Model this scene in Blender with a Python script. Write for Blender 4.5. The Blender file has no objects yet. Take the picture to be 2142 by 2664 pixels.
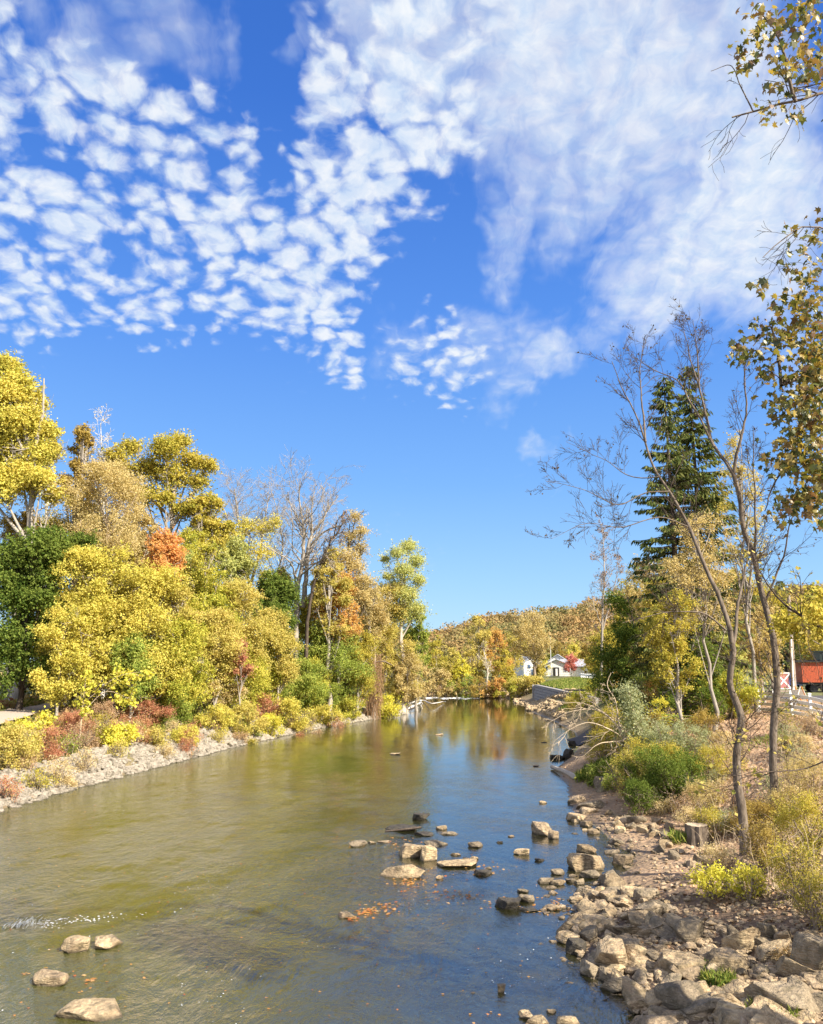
import bpy, bmesh, math, numpy as np
from math import radians, sin, cos, pi

# ---------------------------------------------------------------- camera
S = bpy.context.scene
COL = S.collection
PITCH = math.atan((1722 - 1332) / 2050.0)
CAMH = 7.0
EXPO = 1.32
cam_d = bpy.data.cameras.new("camera")
cam = bpy.data.objects.new("camera", cam_d)
COL.objects.link(cam)
cam.location = (0, 0, CAMH)
cam.rotation_euler = (pi / 2 + PITCH, 0, 0)
cam_d.sensor_fit = 'VERTICAL'
cam_d.sensor_height = 24.0
cam_d.lens = 24.0 * 2050 / 2664
cam_d.clip_start = 0.1
cam_d.clip_end = 6000
S.camera = cam
S.view_settings.view_transform = 'Standard'
S.view_settings.look = 'None'
S.view_settings.exposure = EXPO
S.view_settings.gamma = 1.0
S.cycles.max_bounces = 8
S.cycles.transparent_max_bounces = 12
S.cycles.diffuse_bounces = 3
S.cycles.glossy_bounces = 3
S.cycles.transmission_bounces = 6
S.cycles.caustics_reflective = False
S.cycles.caustics_refractive = False
S.cycles.sample_clamp_indirect = 6.0

_cy, _sy = cos(PITCH), sin(PITCH)
def ray(px, py):
    x = (px - 1071) / 2050.0; y = (1332 - py) / 2050.0
    return np.array([x, _cy - y * _sy, _sy + y * _cy])
def P(px, py, z=0.0):
    "world point seen at photo pixel (px,py) on the level plane z"
    d = ray(px, py); t = (z - CAMH) / d[2]
    return np.array([0, 0, CAMH]) + d * t
def PD(px, py, Y):
    "world point seen at photo pixel (px,py) at distance Y"
    d = ray(px, py); t = Y / d[1]
    return np.array([0, 0, CAMH]) + d * t
def MPP(Y):
    "metres per photo pixel at distance Y"
    return Y / 2050.0

# ---------------------------------------------------------------- node helper
class NT:
    def __init__(s, tree): s.t = tree; s.n = tree.nodes; s.l = tree.links
    def node(s, typ, inp=None, **props):
        nd = s.n.new(typ)
        for k, v in props.items(): setattr(nd, k, v)
        for k, v in (inp or {}).items():
            sock = nd.inputs[k]
            if isinstance(v, bpy.types.NodeSocket): s.l.new(v, sock)
            else: sock.default_value = v
        return nd
    def m(s, op, a, b=0.0, c=0.0, clamp=False):
        return s.node('ShaderNodeMath', {0: a, 1: b, 2: c}, operation=op, use_clamp=clamp).outputs[0]
    def vm(s, op, a, b=(0, 0, 0), out=0):
        nd = s.node('ShaderNodeVectorMath', {0: a, 1: b}, operation=op)
        return nd.outputs[out]
    def dot(s, a, b): return s.vm('DOT_PRODUCT', a, b, 'Value')
    def mr(s, v, a, b, c=0.0, d=1.0, smooth=False):
        return s.node('ShaderNodeMapRange', {'Value': v, 'From Min': a, 'From Max': b, 'To Min': c, 'To Max': d},
                      interpolation_type='SMOOTHSTEP' if smooth else 'LINEAR', clamp=True).outputs[0]
    dims = '3D'
    def noise(s, vec, scale, detail=3, rough=0.5, dist=0.0, out='Fac'):
        return s.node('ShaderNodeTexNoise', {'Vector': vec, 'Scale': scale, 'Detail': detail, 'Roughness': rough, 'Distortion': dist}, noise_dimensions=s.dims).outputs[out]
    def ramp(s, fac, stops, interp='LINEAR'):
        nd = s.node('ShaderNodeValToRGB', {'Fac': fac}); cr = nd.color_ramp; cr.interpolation = interp
        while len(cr.elements) < len(stops): cr.elements.new(0.5)
        for e, (p, c) in zip(cr.elements, stops): e.position = p; e.color = (*c, 1)
        return nd.outputs[0]
    def mix(s, fac, a, b, mode='MIX'):
        nd = s.node('ShaderNodeMix', data_type='RGBA', blend_type=mode)
        for k, v in ((0, fac), (6, a), (7, b)):
            if isinstance(v, bpy.types.NodeSocket): s.l.new(v, nd.inputs[k])
            else: nd.inputs[k].default_value = v if not isinstance(v, tuple) or len(v) == 4 else (*v, 1)
        return nd.outputs[2]

def new_mat(name):
    m = bpy.data.materials.new(name); m.use_nodes = True
    m.node_tree.nodes.clear()
    return m, NT(m.node_tree)
def finish(N, shader, disp=None):
    o = N.node('ShaderNodeOutputMaterial', {'Surface': shader})

# ---------------------------------------------------------------- sun and sky
SUN_EL = radians(38)
SDIR = np.array([-0.80, 0.60])          # where shadows fall on the ground
SDIR = SDIR / np.linalg.norm(SDIR)
sun_d = bpy.data.lights.new("sun", 'SUN'); sun_d.energy = 5.0; sun_d.angle = radians(0.53); sun_d.color = (1.0, 0.90, 0.75)
sun = bpy.data.objects.new("sun", sun_d); COL.objects.link(sun)
from mathutils import Vector
_l = Vector((SDIR[0] * cos(SUN_EL), SDIR[1] * cos(SUN_EL), -sin(SUN_EL)))
sun.rotation_euler = _l.to_track_quat('-Z', 'Y').to_euler()

W = bpy.data.worlds.new("World"); S.world = W; W.use_nodes = True
W.node_tree.nodes.clear()
N = NT(W.node_tree); N.dims = '2D'
sky = N.node('ShaderNodeTexSky', sky_type='NISHITA', sun_disc=False)
sky.sun_elevation = SUN_EL
sky.sun_rotation = math.atan2(-SDIR[0], -SDIR[1])
sky.altitude = 0; sky.air_density = 1.0; sky.dust_density = 0.3; sky.ozone_density = 3.0
D = N.vm('NORMALIZE', N.node('ShaderNodeTexCoord').outputs['Generated'])
sep = N.node('ShaderNodeSeparateXYZ', {0: D})
zc = N.m('MAXIMUM', sep.outputs[2], 0.06)
zc = N.m('ADD', zc, 0.30)      # puffs have height as well as width, so they flatten less than a sheet would
cu = N.m('DIVIDE', sep.outputs[0], zc); cv = N.m('DIVIDE', sep.outputs[1], zc)
cp = N.node('ShaderNodeCombineXYZ', {0: cu, 1: cv}).outputs[0]           # the flat cloud layer, one unit up
# a second chart of the northern sky for the cloud masses, in thousandths of a turn about a fixed bearing
fwd = N.m('MAXIMUM', N.dot(D, (0, _cy, _sy)), 0.05)
gx = N.m('DIVIDE', sep.outputs[0], fwd)
gy = N.m('DIVIDE', N.dot(D, (0, -_sy, _cy)), fwd)
g = N.node('ShaderNodeCombineXYZ', {0: gx, 1: gy}).outputs[0]
gw = N.vm('ADD', g, N.vm('SCALE', N.vm('SUBTRACT', N.noise(g, 7.0, 4, 0.6, out='Color'), (0.5, 0.5, 0.5))))
gw.node.inputs[1].links[0].from_node.inputs['Scale'].default_value = 0.14
def blobs(lst):
    tot = None
    for (cx, cy, a, b, ang, k) in lst:       # centre, half axes in photo px, angle, strength
        mp = N.node('ShaderNodeMapping', {'Vector': gw, 'Location': ((cx - 1071) / 2050, (1332 - cy) / 2050, 0),
                    'Rotation': (0, 0, radians(ang)), 'Scale': (a / 2050, b / 2050, 1)}, vector_type='TEXTURE').outputs[0]
        ln = N.vm('LENGTH', mp, out='Value')
        v = N.m('MULTIPLY', N.mr(ln, 0.45, 1.45, 1, 0, True), k)
        tot = v if tot is None else N.m('MAXIMUM', tot, v)
    return tot
puffs = blobs([(60, 130, 330, 120, -35, .82), (60, 300, 160, 120, 0, 1.0), (330, 330, 330, 140, -45, .97), (170, 540, 260, 125, -8, 1.0),
               (560, 350, 170, 110, -30, .9), (520, 570, 260, 150, -20, .95), (70, 760, 170, 130, 0, .82), (330, 760, 260, 120, -10, .8),
               (560, 740, 200, 100, -15, .75), (880, 230, 100, 240, 10, .9), (1060, 260, 190, 210, 20, .98), (930, 490, 170, 190, -30, 1.05), (810, 700, 160, 190, 0, 1.02), (690, 640, 140, 130, 0, .95),
               (850, 860, 110, 130, 0, .8), (880, 970, 80, 60, 0, .7), (1100, 90, 200, 120, 30, .9), (1130, 930, 110, 120, 0, .72), (460, 880, 120, 50, 0, .5)])
veil = blobs([(1350, 150, 460, 330, -20, 1.0), (1700, 260, 460, 420, 0, 1.0), (1330, 560, 110, 210, -25, .8), (1900, 560, 330, 330, 10, 1.0), (1700, 700, 160, 230, 20, .85),
              (1240, 880, 260, 130, 15, .62), (1400, 950, 160, 80, 25, .72), (1420, 1150, 70, 45, 20, .5), (1080, 40, 330, 130, 0, .8), (420, 60, 180, 150, -50, .62), (2050, 900, 120, 200, 0, .5), (760, 60, 60, 90, 0, .5), (1500, 420, 300, 260, 30, .9), (1590, 900, 90, 100, 0, .45), (250, 80, 260, 120, -30, .55)])
wob = N.vm('SCALE', N.vm('SUBTRACT', N.noise(cp, 8.0, 4, 0.6, out='Color'), (0.5, 0.5, 0.5)))
wob.node.inputs['Scale'].default_value = 0.065
cpw = N.vm('ADD', cp, wob)
vor = N.node('ShaderNodeTexVoronoi', {'Vector': cpw, 'Scale': 27.0, 'Smoothness': 0.35}, feature='SMOOTH_F1', voronoi_dimensions='2D').outputs['Distance']
vor2 = N.node('ShaderNodeTexVoronoi', {'Vector': cpw, 'Scale': 58.0, 'Smoothness': 0.6}, feature='SMOOTH_F1', voronoi_dimensions='2D').outputs['Distance']
fb = N.noise(cpw, 30.0, 7, 0.6)
fb2 = N.noise(N.vm('MULTIPLY', cp, (1.0, 0.7, 1)), 4.0, 5, 0.55)
cell = N.m('SUBTRACT', 1.0, N.m('MULTIPLY', vor, 2.3))
cell = N.m('ADD', cell, N.m('MULTIPLY', N.m('SUBTRACT', 0.35, vor2), 0.5))
pd_ = N.m('ADD', N.m('ADD', cell, N.m('MULTIPLY', N.m('SUBTRACT', fb, 0.5), 1.7)), N.m('MULTIPLY', N.m('SUBTRACT', fb2, 0.5), 1.0))
pd_ = N.m('ADD', pd_, N.m('MULTIPLY', N.m('SUBTRACT', puffs, 0.2), 1.62))
dens1 = N.mr(pd_, 0.18, 1.85, 0, 1, True)
dens1 = N.m('MULTIPLY', dens1, N.mr(puffs, 0.0, 0.3))
fv = N.noise(N.vm('MULTIPLY', cpw, (2.4, 0.6, 1)), 4.2, 8, 0.58, 0.5)
vd = N.m('ADD', N.m('MULTIPLY', fv, 1.0), N.m('MULTIPLY', veil, 0.85))
vd = N.m('ADD', vd, N.m('MULTIPLY', cell, 0.09))
dens2 = N.m('MULTIPLY', N.mr(vd, 0.66, 1.62, 0, 1, True), 0.97)
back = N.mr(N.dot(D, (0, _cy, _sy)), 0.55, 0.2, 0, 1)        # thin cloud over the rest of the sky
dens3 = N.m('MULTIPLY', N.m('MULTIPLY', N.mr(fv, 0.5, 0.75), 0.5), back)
keep = N.mr(N.m('SUBTRACT', 1.0, N.m('MULTIPLY', dens1, 0.93)), 0, 1)
rest = N.m('MULTIPLY', keep, N.m('SUBTRACT', 1.0, dens2))
dens = N.m('MAXIMUM', N.m('SUBTRACT', 1.0, rest), dens3)
K = 1 / (0.085 * 2 ** EXPO)
def kc(*c): return tuple(x * K for x in c)
blue = N.ramp(sep.outputs[2], [(0.0, (.42, .72, 1.0)), (0.10, (.31, .61, 1.02)), (0.22, (.18, .46, 1.0)), (0.40, (.085, .30, .92)), (0.62, (.032, .175, .72)), (1.0, (.018, .09, .42))])
blue = N.node('ShaderNodeVectorMath', {0: blue, 'Scale': K}, operation='SCALE').outputs[0]
skyc = N.mix(0.82, sky.outputs[0], blue)
cloudc = N.mix(N.mr(fb, 0.3, 0.7), kc(.62, .76, .96) + (1,), kc(.93, .965, 1.0) + (1,))
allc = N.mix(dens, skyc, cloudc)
back_fill = N.m('MULTIPLY', back, N.mr(fv, 0.35, 0.6, 0.35, 1.0))      # unseen bright cloud added behind the viewer as fill light
allc = N.mix(N.m('MULTIPLY', back_fill, 0.5), allc, kc(2.1, 2.0, 1.9) + (1,))
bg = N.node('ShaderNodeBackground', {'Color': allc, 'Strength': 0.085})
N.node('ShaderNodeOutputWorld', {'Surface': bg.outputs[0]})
W.cycles.sampling_method = 'MANUAL'; W.cycles.sample_map_resolution = 512

# ---------------------------------------------------------------- mesh helpers
def tag(o, label=None, cat=None, group=None, kind=None):
    if label: o['label'] = label
    if cat: o['category'] = cat
    if group: o['group'] = group
    if kind: o['kind'] = kind
    return o
def empty(name, loc, label, cat, group=None):
    o = bpy.data.objects.new(name, None); COL.objects.link(o); o.location = loc
    o.empty_display_size = 0.3
    return tag(o, label, cat, group)
def mk_mesh(name, V, Fs, attr=None, smooth=False):
    "V (n,3); Fs list of (k,c) index arrays; attr: per-face floats"
    V = np.asarray(V, dtype=np.float32)
    me = bpy.data.meshes.new(name)
    me.vertices.add(len(V)); me.vertices.foreach_set('co', V.ravel())
    Fs = [np.asarray(f, dtype=np.int32) for f in Fs if len(f)]
    nl = sum(f.size for f in Fs); nf = sum(len(f) for f in Fs)
    me.loops.add(nl); me.loops.foreach_set('vertex_index', np.concatenate([f.ravel() for f in Fs]))
    me.polygons.add(nf)
    st = []; o = 0
    for f in Fs:
        st.append(o + np.arange(len(f)) * f.shape[1]); o += f.size
    me.polygons.foreach_set('loop_start', np.concatenate(st).astype(np.int32))
    if smooth: me.polygons.foreach_set('use_smooth', np.ones(nf, dtype=bool))
    else: me.polygons.foreach_set('use_smooth', np.zeros(nf, dtype=bool))
    if attr is not None:
        a = me.attributes.new('rnd', 'FLOAT', 'FACE'); a.data.foreach_set('value', np.asarray(attr, dtype=np.float32))
    me.update(calc_edges=True)
    return me
def link(name, me, mat, parent=None, loc=None):
    o = bpy.data.objects.new(name, me); COL.objects.link(o)
    if mat is not None:
        if len(me.materials) == 0: me.materials.append(mat)
        elif me.materials[0] != mat:
            o.material_slots[0].link = 'OBJECT'; o.material_slots[0].material = mat
    if parent is not None:
        o.parent = parent
        o.matrix_parent_inverse.identity()
    if loc is not None: o.location = loc
    return o
class Geo:
    def __init__(s): s.V = []; s.F = {}; s.n = 0; s.A = {}
    def add(s, V, F, a=None):
        F = np.asarray(F); k = F.shape[1]
        s.V.append(np.asarray(V, dtype=np.float32)); s.F.setdefault(k, []).append(F + s.n); s.n += len(V)
        s.A.setdefault(k, []).append(np.full(len(F), 0.5) if a is None else (np.full(len(F), a) if np.isscalar(a) else np.asarray(a)))
    def mesh(s, name, origin=(0, 0, 0), smooth=False):
        V = np.concatenate(s.V) - np.asarray(origin, dtype=np.float32)
        ks = list(s.F)
        return mk_mesh(name, V, [np.concatenate(s.F[k]) for k in ks], np.concatenate([np.concatenate(s.A[k]) for k in ks]), smooth)
    def build(s, name, mat, parent=None, smooth=False):
        "geometry is in world space; under a parent it becomes local"
        org = (0, 0, 0)
        if parent is not None:
            p = parent; org = np.zeros(3)
            while p is not None: org = org + np.array(p.location); p = p.parent
        return link(name, s.mesh(name, org, smooth), mat, parent)
_BOXF = np.array([[0, 3, 2, 1], [4, 5, 6, 7], [0, 1, 5, 4], [1, 2, 6, 5], [2, 3, 7, 6], [3, 0, 4, 7]])
def box(g, c, size, ax=None, a=None):
    "box centred at c; ax: 3x3 rows of axes"
    s = np.array([[-1, -1, -1], [1, -1, -1], [1, 1, -1], [-1, 1, -1], [-1, -1, 1], [1, -1, 1], [1, 1, 1], [-1, 1, 1]]) * 0.5 * np.asarray(size)
    if ax is not None: s = s @ np.asarray(ax)
    g.add(s + np.asarray(c), _BOXF, a)
def yaw(a):
    c, s = cos(a), sin(a); return np.array([[c, s, 0], [-s, c, 0], [0, 0, 1]])
def tubes(g, Pn, R, k=5, cap=False, a=None):
    "Pn (B,n,3) polylines, R (B,n) radii"
    Pn = np.asarray(Pn, float); R = np.asarray(R, float)
    B, n, _ = Pn.shape
    if B == 0: return
    T = np.gradient(Pn, axis=1); T /= np.linalg.norm(T, axis=2, keepdims=True) + 1e-9
    avg = T.mean(axis=1)
    ref = np.where(np.abs(avg[:, 2:3]) > 0.8, np.array([[1.0, 0.13, 0]]), np.array([[0, 0, 1.0]]))[:, None, :]
    u = np.cross(T, np.broadcast_to(ref, T.shape)); u /= np.linalg.norm(u, axis=2, keepdims=True) + 1e-9
    v = np.cross(T, u)
    ang = np.arange(k) * 2 * pi / k
    ring = (u[:, :, None, :] * np.cos(ang)[None, None, :, None] + v[:, :, None, :] * np.sin(ang)[None, None, :, None]) * R[:, :, None, None] + Pn[:, :, None, :]
    V = ring.reshape(-1, 3)
    b = np.arange(B)[:, None, None] * n * k; i = np.arange(n - 1)[None, :, None] * k; j = np.arange(k)[None, None, :]
    j2 = (j + 1) % k
    F = np.stack([b + i + j, b + i + j2, b + i + k + j2, b + i + k + j], axis=-1).reshape(-1, 4)
    g.add(V, F, a)
    if cap:
        base = np.arange(B)[:, None] * n * k
        g.add(V.copy(), np.concatenate([base + (n - 1) * k + np.arange(k)[None, :], base + np.arange(k)[None, ::-1]]), a)
def path(pts, n, smooth=True):
    "resample a 3-D polyline to n points (Catmull-Rom)"
    p = np.asarray(pts, float)
    if len(p) == 2: return p[0] + (p[1] - p[0]) * np.linspace(0, 1, n)[:, None]
    L = np.concatenate([[0], np.cumsum(np.linalg.norm(np.diff(p, axis=0), axis=1))])
    t = np.linspace(0, L[-1], n); out = np.zeros((n, 3))
    m = np.gradient(p, L, axis=0)
    idx = np.clip(np.searchsorted(L, t, side='right') - 1, 0, len(p) - 2)
    h = L[idx + 1] - L[idx]; s = (t - L[idx]) / h
    h00 = 2 * s**3 - 3 * s**2 + 1; h10 = s**3 - 2 * s**2 + s; h01 = -2 * s**3 + 3 * s**2; h11 = s**3 - s**2
    return h00[:, None] * p[idx] + (h10 * h)[:, None] * m[idx] + h01[:, None] * p[idx + 1] + (h11 * h)[:, None] * m[idx + 1]
def unit(v): return v / (np.linalg.norm(v, axis=-1, keepdims=True) + 1e-9)
def rdir(rng, n): return unit(rng.normal(size=(n, 3)))

def grow(rng, starts, dirs, lens, rads, spec):
    """levels of branches. spec: list of dicts seg, wander, up, n (children each), ang, ratio, rr, t0.
    returns list of (polylines, radii) per level"""
    out = []
    s, d, L, r = [np.asarray(x, float) for x in (starts, unit(np.asarray(dirs, float)), lens, rads)]
    for lv, sp in enumerate(spec):
        B = len(s); n = sp['seg'] + 1
        pts = np.zeros((B, n, 3)); pts[:, 0] = s; dd = d.copy()
        for i in range(1, n):
            dd = unit(dd + rng.normal(size=(B, 3)) * sp['wander'] + np.array([0, 0, sp.get('up', 0)]))
            pts[:, i] = pts[:, i - 1] + dd * (L / sp['seg'])[:, None]
        rr = r[:, None] * np.linspace(1, sp.get('taper', 0.35), n)[None, :]
        out.append((pts, rr))
        if lv == len(spec) - 1: break
        c = sp['n']; t = rng.uniform(sp.get('t0', 0.2), 0.98, size=(B, c)) * sp['seg']
        i0 = np.minimum(t.astype(int), sp['seg'] - 1); f = (t - i0)[..., None]
        bi = np.arange(B)[:, None]
        p0 = pts[bi, i0]; p1 = pts[bi, i0 + 1]
        tang = unit(p1 - p0)
        side = unit(np.cross(tang, rdir(rng, B * c).reshape(B, c, 3)))
        an = radians(sp['ang']) * rng.uniform(0.7, 1.3, size=(B, c, 1))
        nd = tang * np.cos(an) + side * np.sin(an)
        ll = L[:, None] * sp['ratio'] * rng.uniform(0.55, 1.15, size=(B, c)) * (1.15 - 0.5 * t / sp['seg'])
        nr = (rr[bi, i0] * sp['rr']) * rng.uniform(0.7, 1.0, size=(B, c))
        s = (p0 + (p1 - p0) * f).reshape(-1, 3); d = nd.reshape(-1, 3); L = ll.ravel(); r = nr.ravel()
    return out
def tube_levels(g, levels, ks=(8, 5, 4, 3, 3), rmin=0.0):
    for (p, r), k in zip(levels, ks): tubes(g, p, np.maximum(r, rmin), k)

_KITE = np.array([[-0.0, -0.5], [0.36, -0.02], [0.0, 0.5], [-0.36, -0.02]])
_LOBED = np.array([[0, -.5], [.12, -.28], [.42, -.36], [.33, -.1], [.52, .12], [.26, .12], [.2, .2], [0, .55], [-.2, .2], [-.26, .12], [-.52, .12], [-.33, -.1], [-.42, -.36], [-.12, -.28]])
_LANCE = np.array([[0, -.5], [.14, -.2], [.16, .1], [0, .5], [-.16, .1], [-.14, -.2]])
def leaves(g, rng, pos, nrm, size, shape=_KITE, a=None, tang=None, curl=0.0):
    "one flat leaf per position"
    n = len(pos)
    if n == 0: return
    nrm = unit(nrm)
    t = unit(np.cross(nrm, rdir(rng, n) if tang is None else tang)) if tang is None else unit(tang - nrm * (tang * nrm).sum(1, keepdims=True))
    b = np.cross(nrm, t)
    size = np.broadcast_to(np.asarray(size, float), (n,))
    sh = shape
    V = pos[:, None, :] + (b[:, None, :] * sh[None, :, 0:1] + t[:, None, :] * sh[None, :, 1:2]) * size[:, None, None]
    if curl: V = V - nrm[:, None, :] * ((sh[:, 0] ** 2 + 0.5 * sh[:, 1] ** 2)[None, :, None] * size[:, None, None] * curl)
    k = len(sh)
    g.add(V.reshape(-1, 3), np.arange(n * k).reshape(n, k), a)
# ---------------------------------------------------------------- ground, river bed, water
# water edge, traced at z = 0; left bank from near to far, right bank from near to far
LB = [(-900, 2500), (-400, 2260), (0, 2108), (198, 2050), (395, 1999), (593, 1946), (790, 1902), (920, 1879), (1050, 1858), (1085, 1840), (1060, 1826), (900, 1816), (600, 1808)]
RB = [(1640, 2900), (1690, 2700), (1640, 2610), (1560, 2545), (1500, 2480), (1478, 2400), (1500, 2340), (1570, 2300), (1640, 2260), (1650, 2225), (1590, 2190), (1560, 2160), (1500, 2125),
      (1480, 2080), (1478, 2040), (1440, 2003), (1480, 1975), (1512, 1940), (1495, 1905), (1450, 1880), (1385, 1852), (1395, 1828), (1330, 1816), (1265, 1813), (1170, 1806), (900, 1800), (600, 1797)]
LBW = np.array([P(x, y)[:2] for x, y in LB]); RBW = np.array([P(x, y)[:2] for x, y in RB])
def dens_line(p, step):
    out = [p[0]]
    for a, b in zip(p[:-1], p[1:]):
        k = max(1, int(np.linalg.norm(b - a) / step)); out += [a + (b - a) * i / k for i in range(1, k + 1)]
    return np.array(out)
LBW = np.vstack([[LBW[0] + (-30, -60)], LBW]); RBW = np.vstack([[RBW[0] + (4, -60)], RBW])
def seg_dist(X, Y, line):
    d = np.full(X.shape, 1e9)
    for a, b in zip(line[:-1], line[1:]):
        ab = b - a; L2 = ab @ ab
        t = np.clip(((X - a[0]) * ab[0] + (Y - a[1]) * ab[1]) / L2, 0, 1)
        d = np.minimum(d, np.hypot(X - a[0] - t * ab[0], Y - a[1] - t * ab[1]))
    return d
def inside(X, Y, poly):
    c = np.zeros(X.shape, bool)
    for (x1, y1), (x2, y2) in zip(poly, np.roll(poly, -1, axis=0)):
        if y1 == y2: continue
        hit = ((y1 > Y) != (y2 > Y)) & (X < (x2 - x1) * (Y - y1) / (y2 - y1) + x1)
        c ^= hit
    return c
RIVER = np.vstack([LBW, RBW[::-1]])
_rs = np.random.default_rng(5)
_vn = {}
def vnoise(X, Y, s, seed=0):
    "smooth value noise"
    key = seed
    if key not in _vn: _vn[key] = np.random.default_rng(seed).uniform(-1, 1, size=(256, 256))
    T = _vn[key]; x = X / s; y = Y / s
    xi = np.floor(x).astype(int); yi = np.floor(y).astype(int); fx = x - xi; fy = y - yi
    fx = fx * fx * (3 - 2 * fx); fy = fy * fy * (3 - 2 * fy)
    g_ = lambda i, j: T[(xi + i) & 255, (yi + j) & 255]
    return (g_(0, 0) * (1 - fx) + g_(1, 0) * fx) * (1 - fy) + (g_(0, 1) * (1 - fx) + g_(1, 1) * fx) * fy
def ground_z(X, Y, detail=True):
    X = np.asarray(X, float); Y = np.asarray(Y, float)
    dl = seg_dist(X, Y, LBW); dr = seg_dist(X, Y, RBW); ins = inside(X, Y, RIVER)
    dep = np.minimum(0.06 + 0.34 * dl, 0.04 + 0.055 * dr + 0.012 * np.maximum(dr - 8, 0) ** 1.0)
    near = np.clip((45 - Y) / 20, 0, 1)
    bed = -np.minimum(dep, 1.0)
    left = dl < dr
    zl = np.interp(dl, [0, 2.6, 6, 14, 22, 60, 140], [0.0, 1.15, 1.7, 2.9, 3.1, 4.2, 9.0])
    bar = np.interp(dr, [0, 3.5, 5.5, 11, 15, 40, 300], [0.0, 0.45, 0.9, 3.3, 3.8, 3.8, 3.8])
    steep = np.interp(dr, [0, 1.0, 5, 9, 40], [0.0, 0.5, 3.0, 3.8, 3.8])
    w = np.clip((Y - 38) / 14, 0, 1)
    spit = np.interp(dr, [0, 4, 9, 30], [0.0, 1.0, 2.8, 3.6])
    zr = bar * (1 - w) + steep * w
    w2 = np.clip((Y - 150) / 20, 0, 1)
    zr = zr * (1 - w2) + spit * w2
    land = np.where(left, zl, zr)
    far_l = np.clip((Y - 135) / 30, 0, 1) * left
    land = land * (1 - far_l) + far_l * np.interp(np.minimum(dl, dr), [0, 4, 20], [0, 1.5, 3.5])
    z = np.where(ins, bed, land)
    if detail:
        d = np.minimum(dl, dr)
        amp = np.clip(d / 3.0, 0, 1)
        road = np.clip((X - 25) / 2, 0, 1)
        n = 0.22 * vnoise(X, Y, 3.1, 1) + 0.10 * vnoise(X, Y, 1.1, 2) + 0.05 * vnoise(X, Y, 0.45, 3)
        z = z + np.where(ins, 0.35, 0.8) * n * amp * (1 - road) + np.where(~ins, 0.05 * (1 - amp) * np.abs(vnoise(X, Y, 0.5, 4)), 0)
    return z
def gz(x, y): return float(ground_z(np.array([x]), np.array([y]))[0])

def axis(segs):
    out = [segs[0][0]]
    for a, b, s in segs: 
        k = max(1, int(round((b - a) / s))); out += list(a + (b - a) * np.arange(1, k + 1) / k)
    return np.array(out)
xs = axis([(-1500, -300, 100), (-300, -90, 10), (-90, -45, 2), (-45, -26, 0.7), (-26, 26, 0.28), (26, 60, 1.0), (60, 300, 8), (300, 1500, 100)])
ys = axis([(-200, -20, 20), (-20, 12, 2), (12, 45, 0.25), (45, 80, 0.45), (80, 130, 0.9), (130, 200, 1.5), (200, 420, 8), (420, 1500, 90)])
GX, GY = np.meshgrid(xs, ys)
GZ = ground_z(GX, GY)
V = np.stack([GX.ravel(), GY.ravel(), GZ.ravel()], 1)
nx, ny = len(xs), len(ys)
i = np.arange(nx - 1)[None, :] + np.arange(ny - 1)[:, None] * nx
F = np.stack([i, i + 1, i + 1 + nx, i + nx], -1).reshape(-1, 4)
me = mk_mesh('ground', V, [F], None, True)
dl = seg_dist(GX, GY, LBW).ravel(); dr = seg_dist(GX, GY, RBW).ravel(); ins = inside(GX, GY, RIVER).ravel()
gxr, gyr = GX.ravel(), GY.ravel()
sand = np.clip(1 - (np.minimum(dl / 2.5, dr / 4.2)), 0, 1) + ins * 1.0
litter = ((dr <= dl) & ~ins) * np.clip(((62 + 16 * (gxr > 20)) - gyr) / 6, 0, 1)
green = ((gyr > 60) | (dl < dr)) * 1.0
soil_shade = np.clip((28 - gyr) / 4, 0, 1) * (~ins) * (dr < 9)  # ground under the rock pile darkened, shade between rocks put into its colour
deep = np.clip((dr - 13) / 9, 0, 1) * ins * np.clip((dl) / 3, 0, 1)
for nm, arr in (('soil_shade', soil_shade), ('deep', deep * .8), ('sand', sand), ('litter', litter), ('green', green), ('bed', ins * 1.0)):
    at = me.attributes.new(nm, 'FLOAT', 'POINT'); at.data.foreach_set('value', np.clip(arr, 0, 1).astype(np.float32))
M = {}
m, N = new_mat('earth'); M['earth'] = m
pos = N.node('ShaderNodeNewGeometry').outputs['Position']
at = lambda n: N.node('ShaderNodeAttribute', attribute_name=n).outputs['Fac']
n1 = N.noise(pos, 1.2, 5, 0.6); n2 = N.noise(pos, 9.0, 4, 0.65); n3 = N.noise(pos, 0.35, 3, 0.5)
cells = N.node('ShaderNodeTexVoronoi', {'Vector': pos, 'Scale': 5.5, 'Randomness': 1.0})
cells2 = N.node('ShaderNodeTexVoronoi', {'Vector': pos, 'Scale': 2.1, 'Randomness': 1.0})
lit = N.ramp(cells.outputs['Distance'], [(0, (.30, .17, .09)), (0.5, (.46, .29, .17)), (1, (.60, .44, .29))])
lit = N.mix(N.mr(n1, .35, .65), lit, (.26, .17, .10, 1))
grs = N.ramp(n2, [(0.25, (.045, .06, .018)), (0.5, (.11, .125, .035)), (0.75, (.26, .20, .075))])
snd = N.ramp(n2, [(0.25, (.16, .11, .065)), (0.75, (.34, .245, .155))])
bedc = N.ramp(cells2.outputs['Color'], [(0.1, (.17, .15, .10)), (0.5, (.32, .28, .19)), (0.9, (.52, .45, .33))])
bedc = N.mix(N.mr(n3, 0.42, 0.6), bedc, (.19, .20, .11, 1))
bedc = N.mix(N.mr(cells.outputs['Distance'], 0.0, 0.5, 0.45, 0.0), bedc, (.32, .26, .18, 1))
sepz = N.node('ShaderNodeSeparateXYZ', {0: pos}).outputs[2]
base = N.mix(at('litter'), grs, lit)
base = N.mix(N.m('MULTIPLY', at('sand'), 0.9), base, snd)
base = N.mix(N.m('MULTIPLY', at('soil_shade'), .75), base, (.075, .05, .032, 1))
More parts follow.
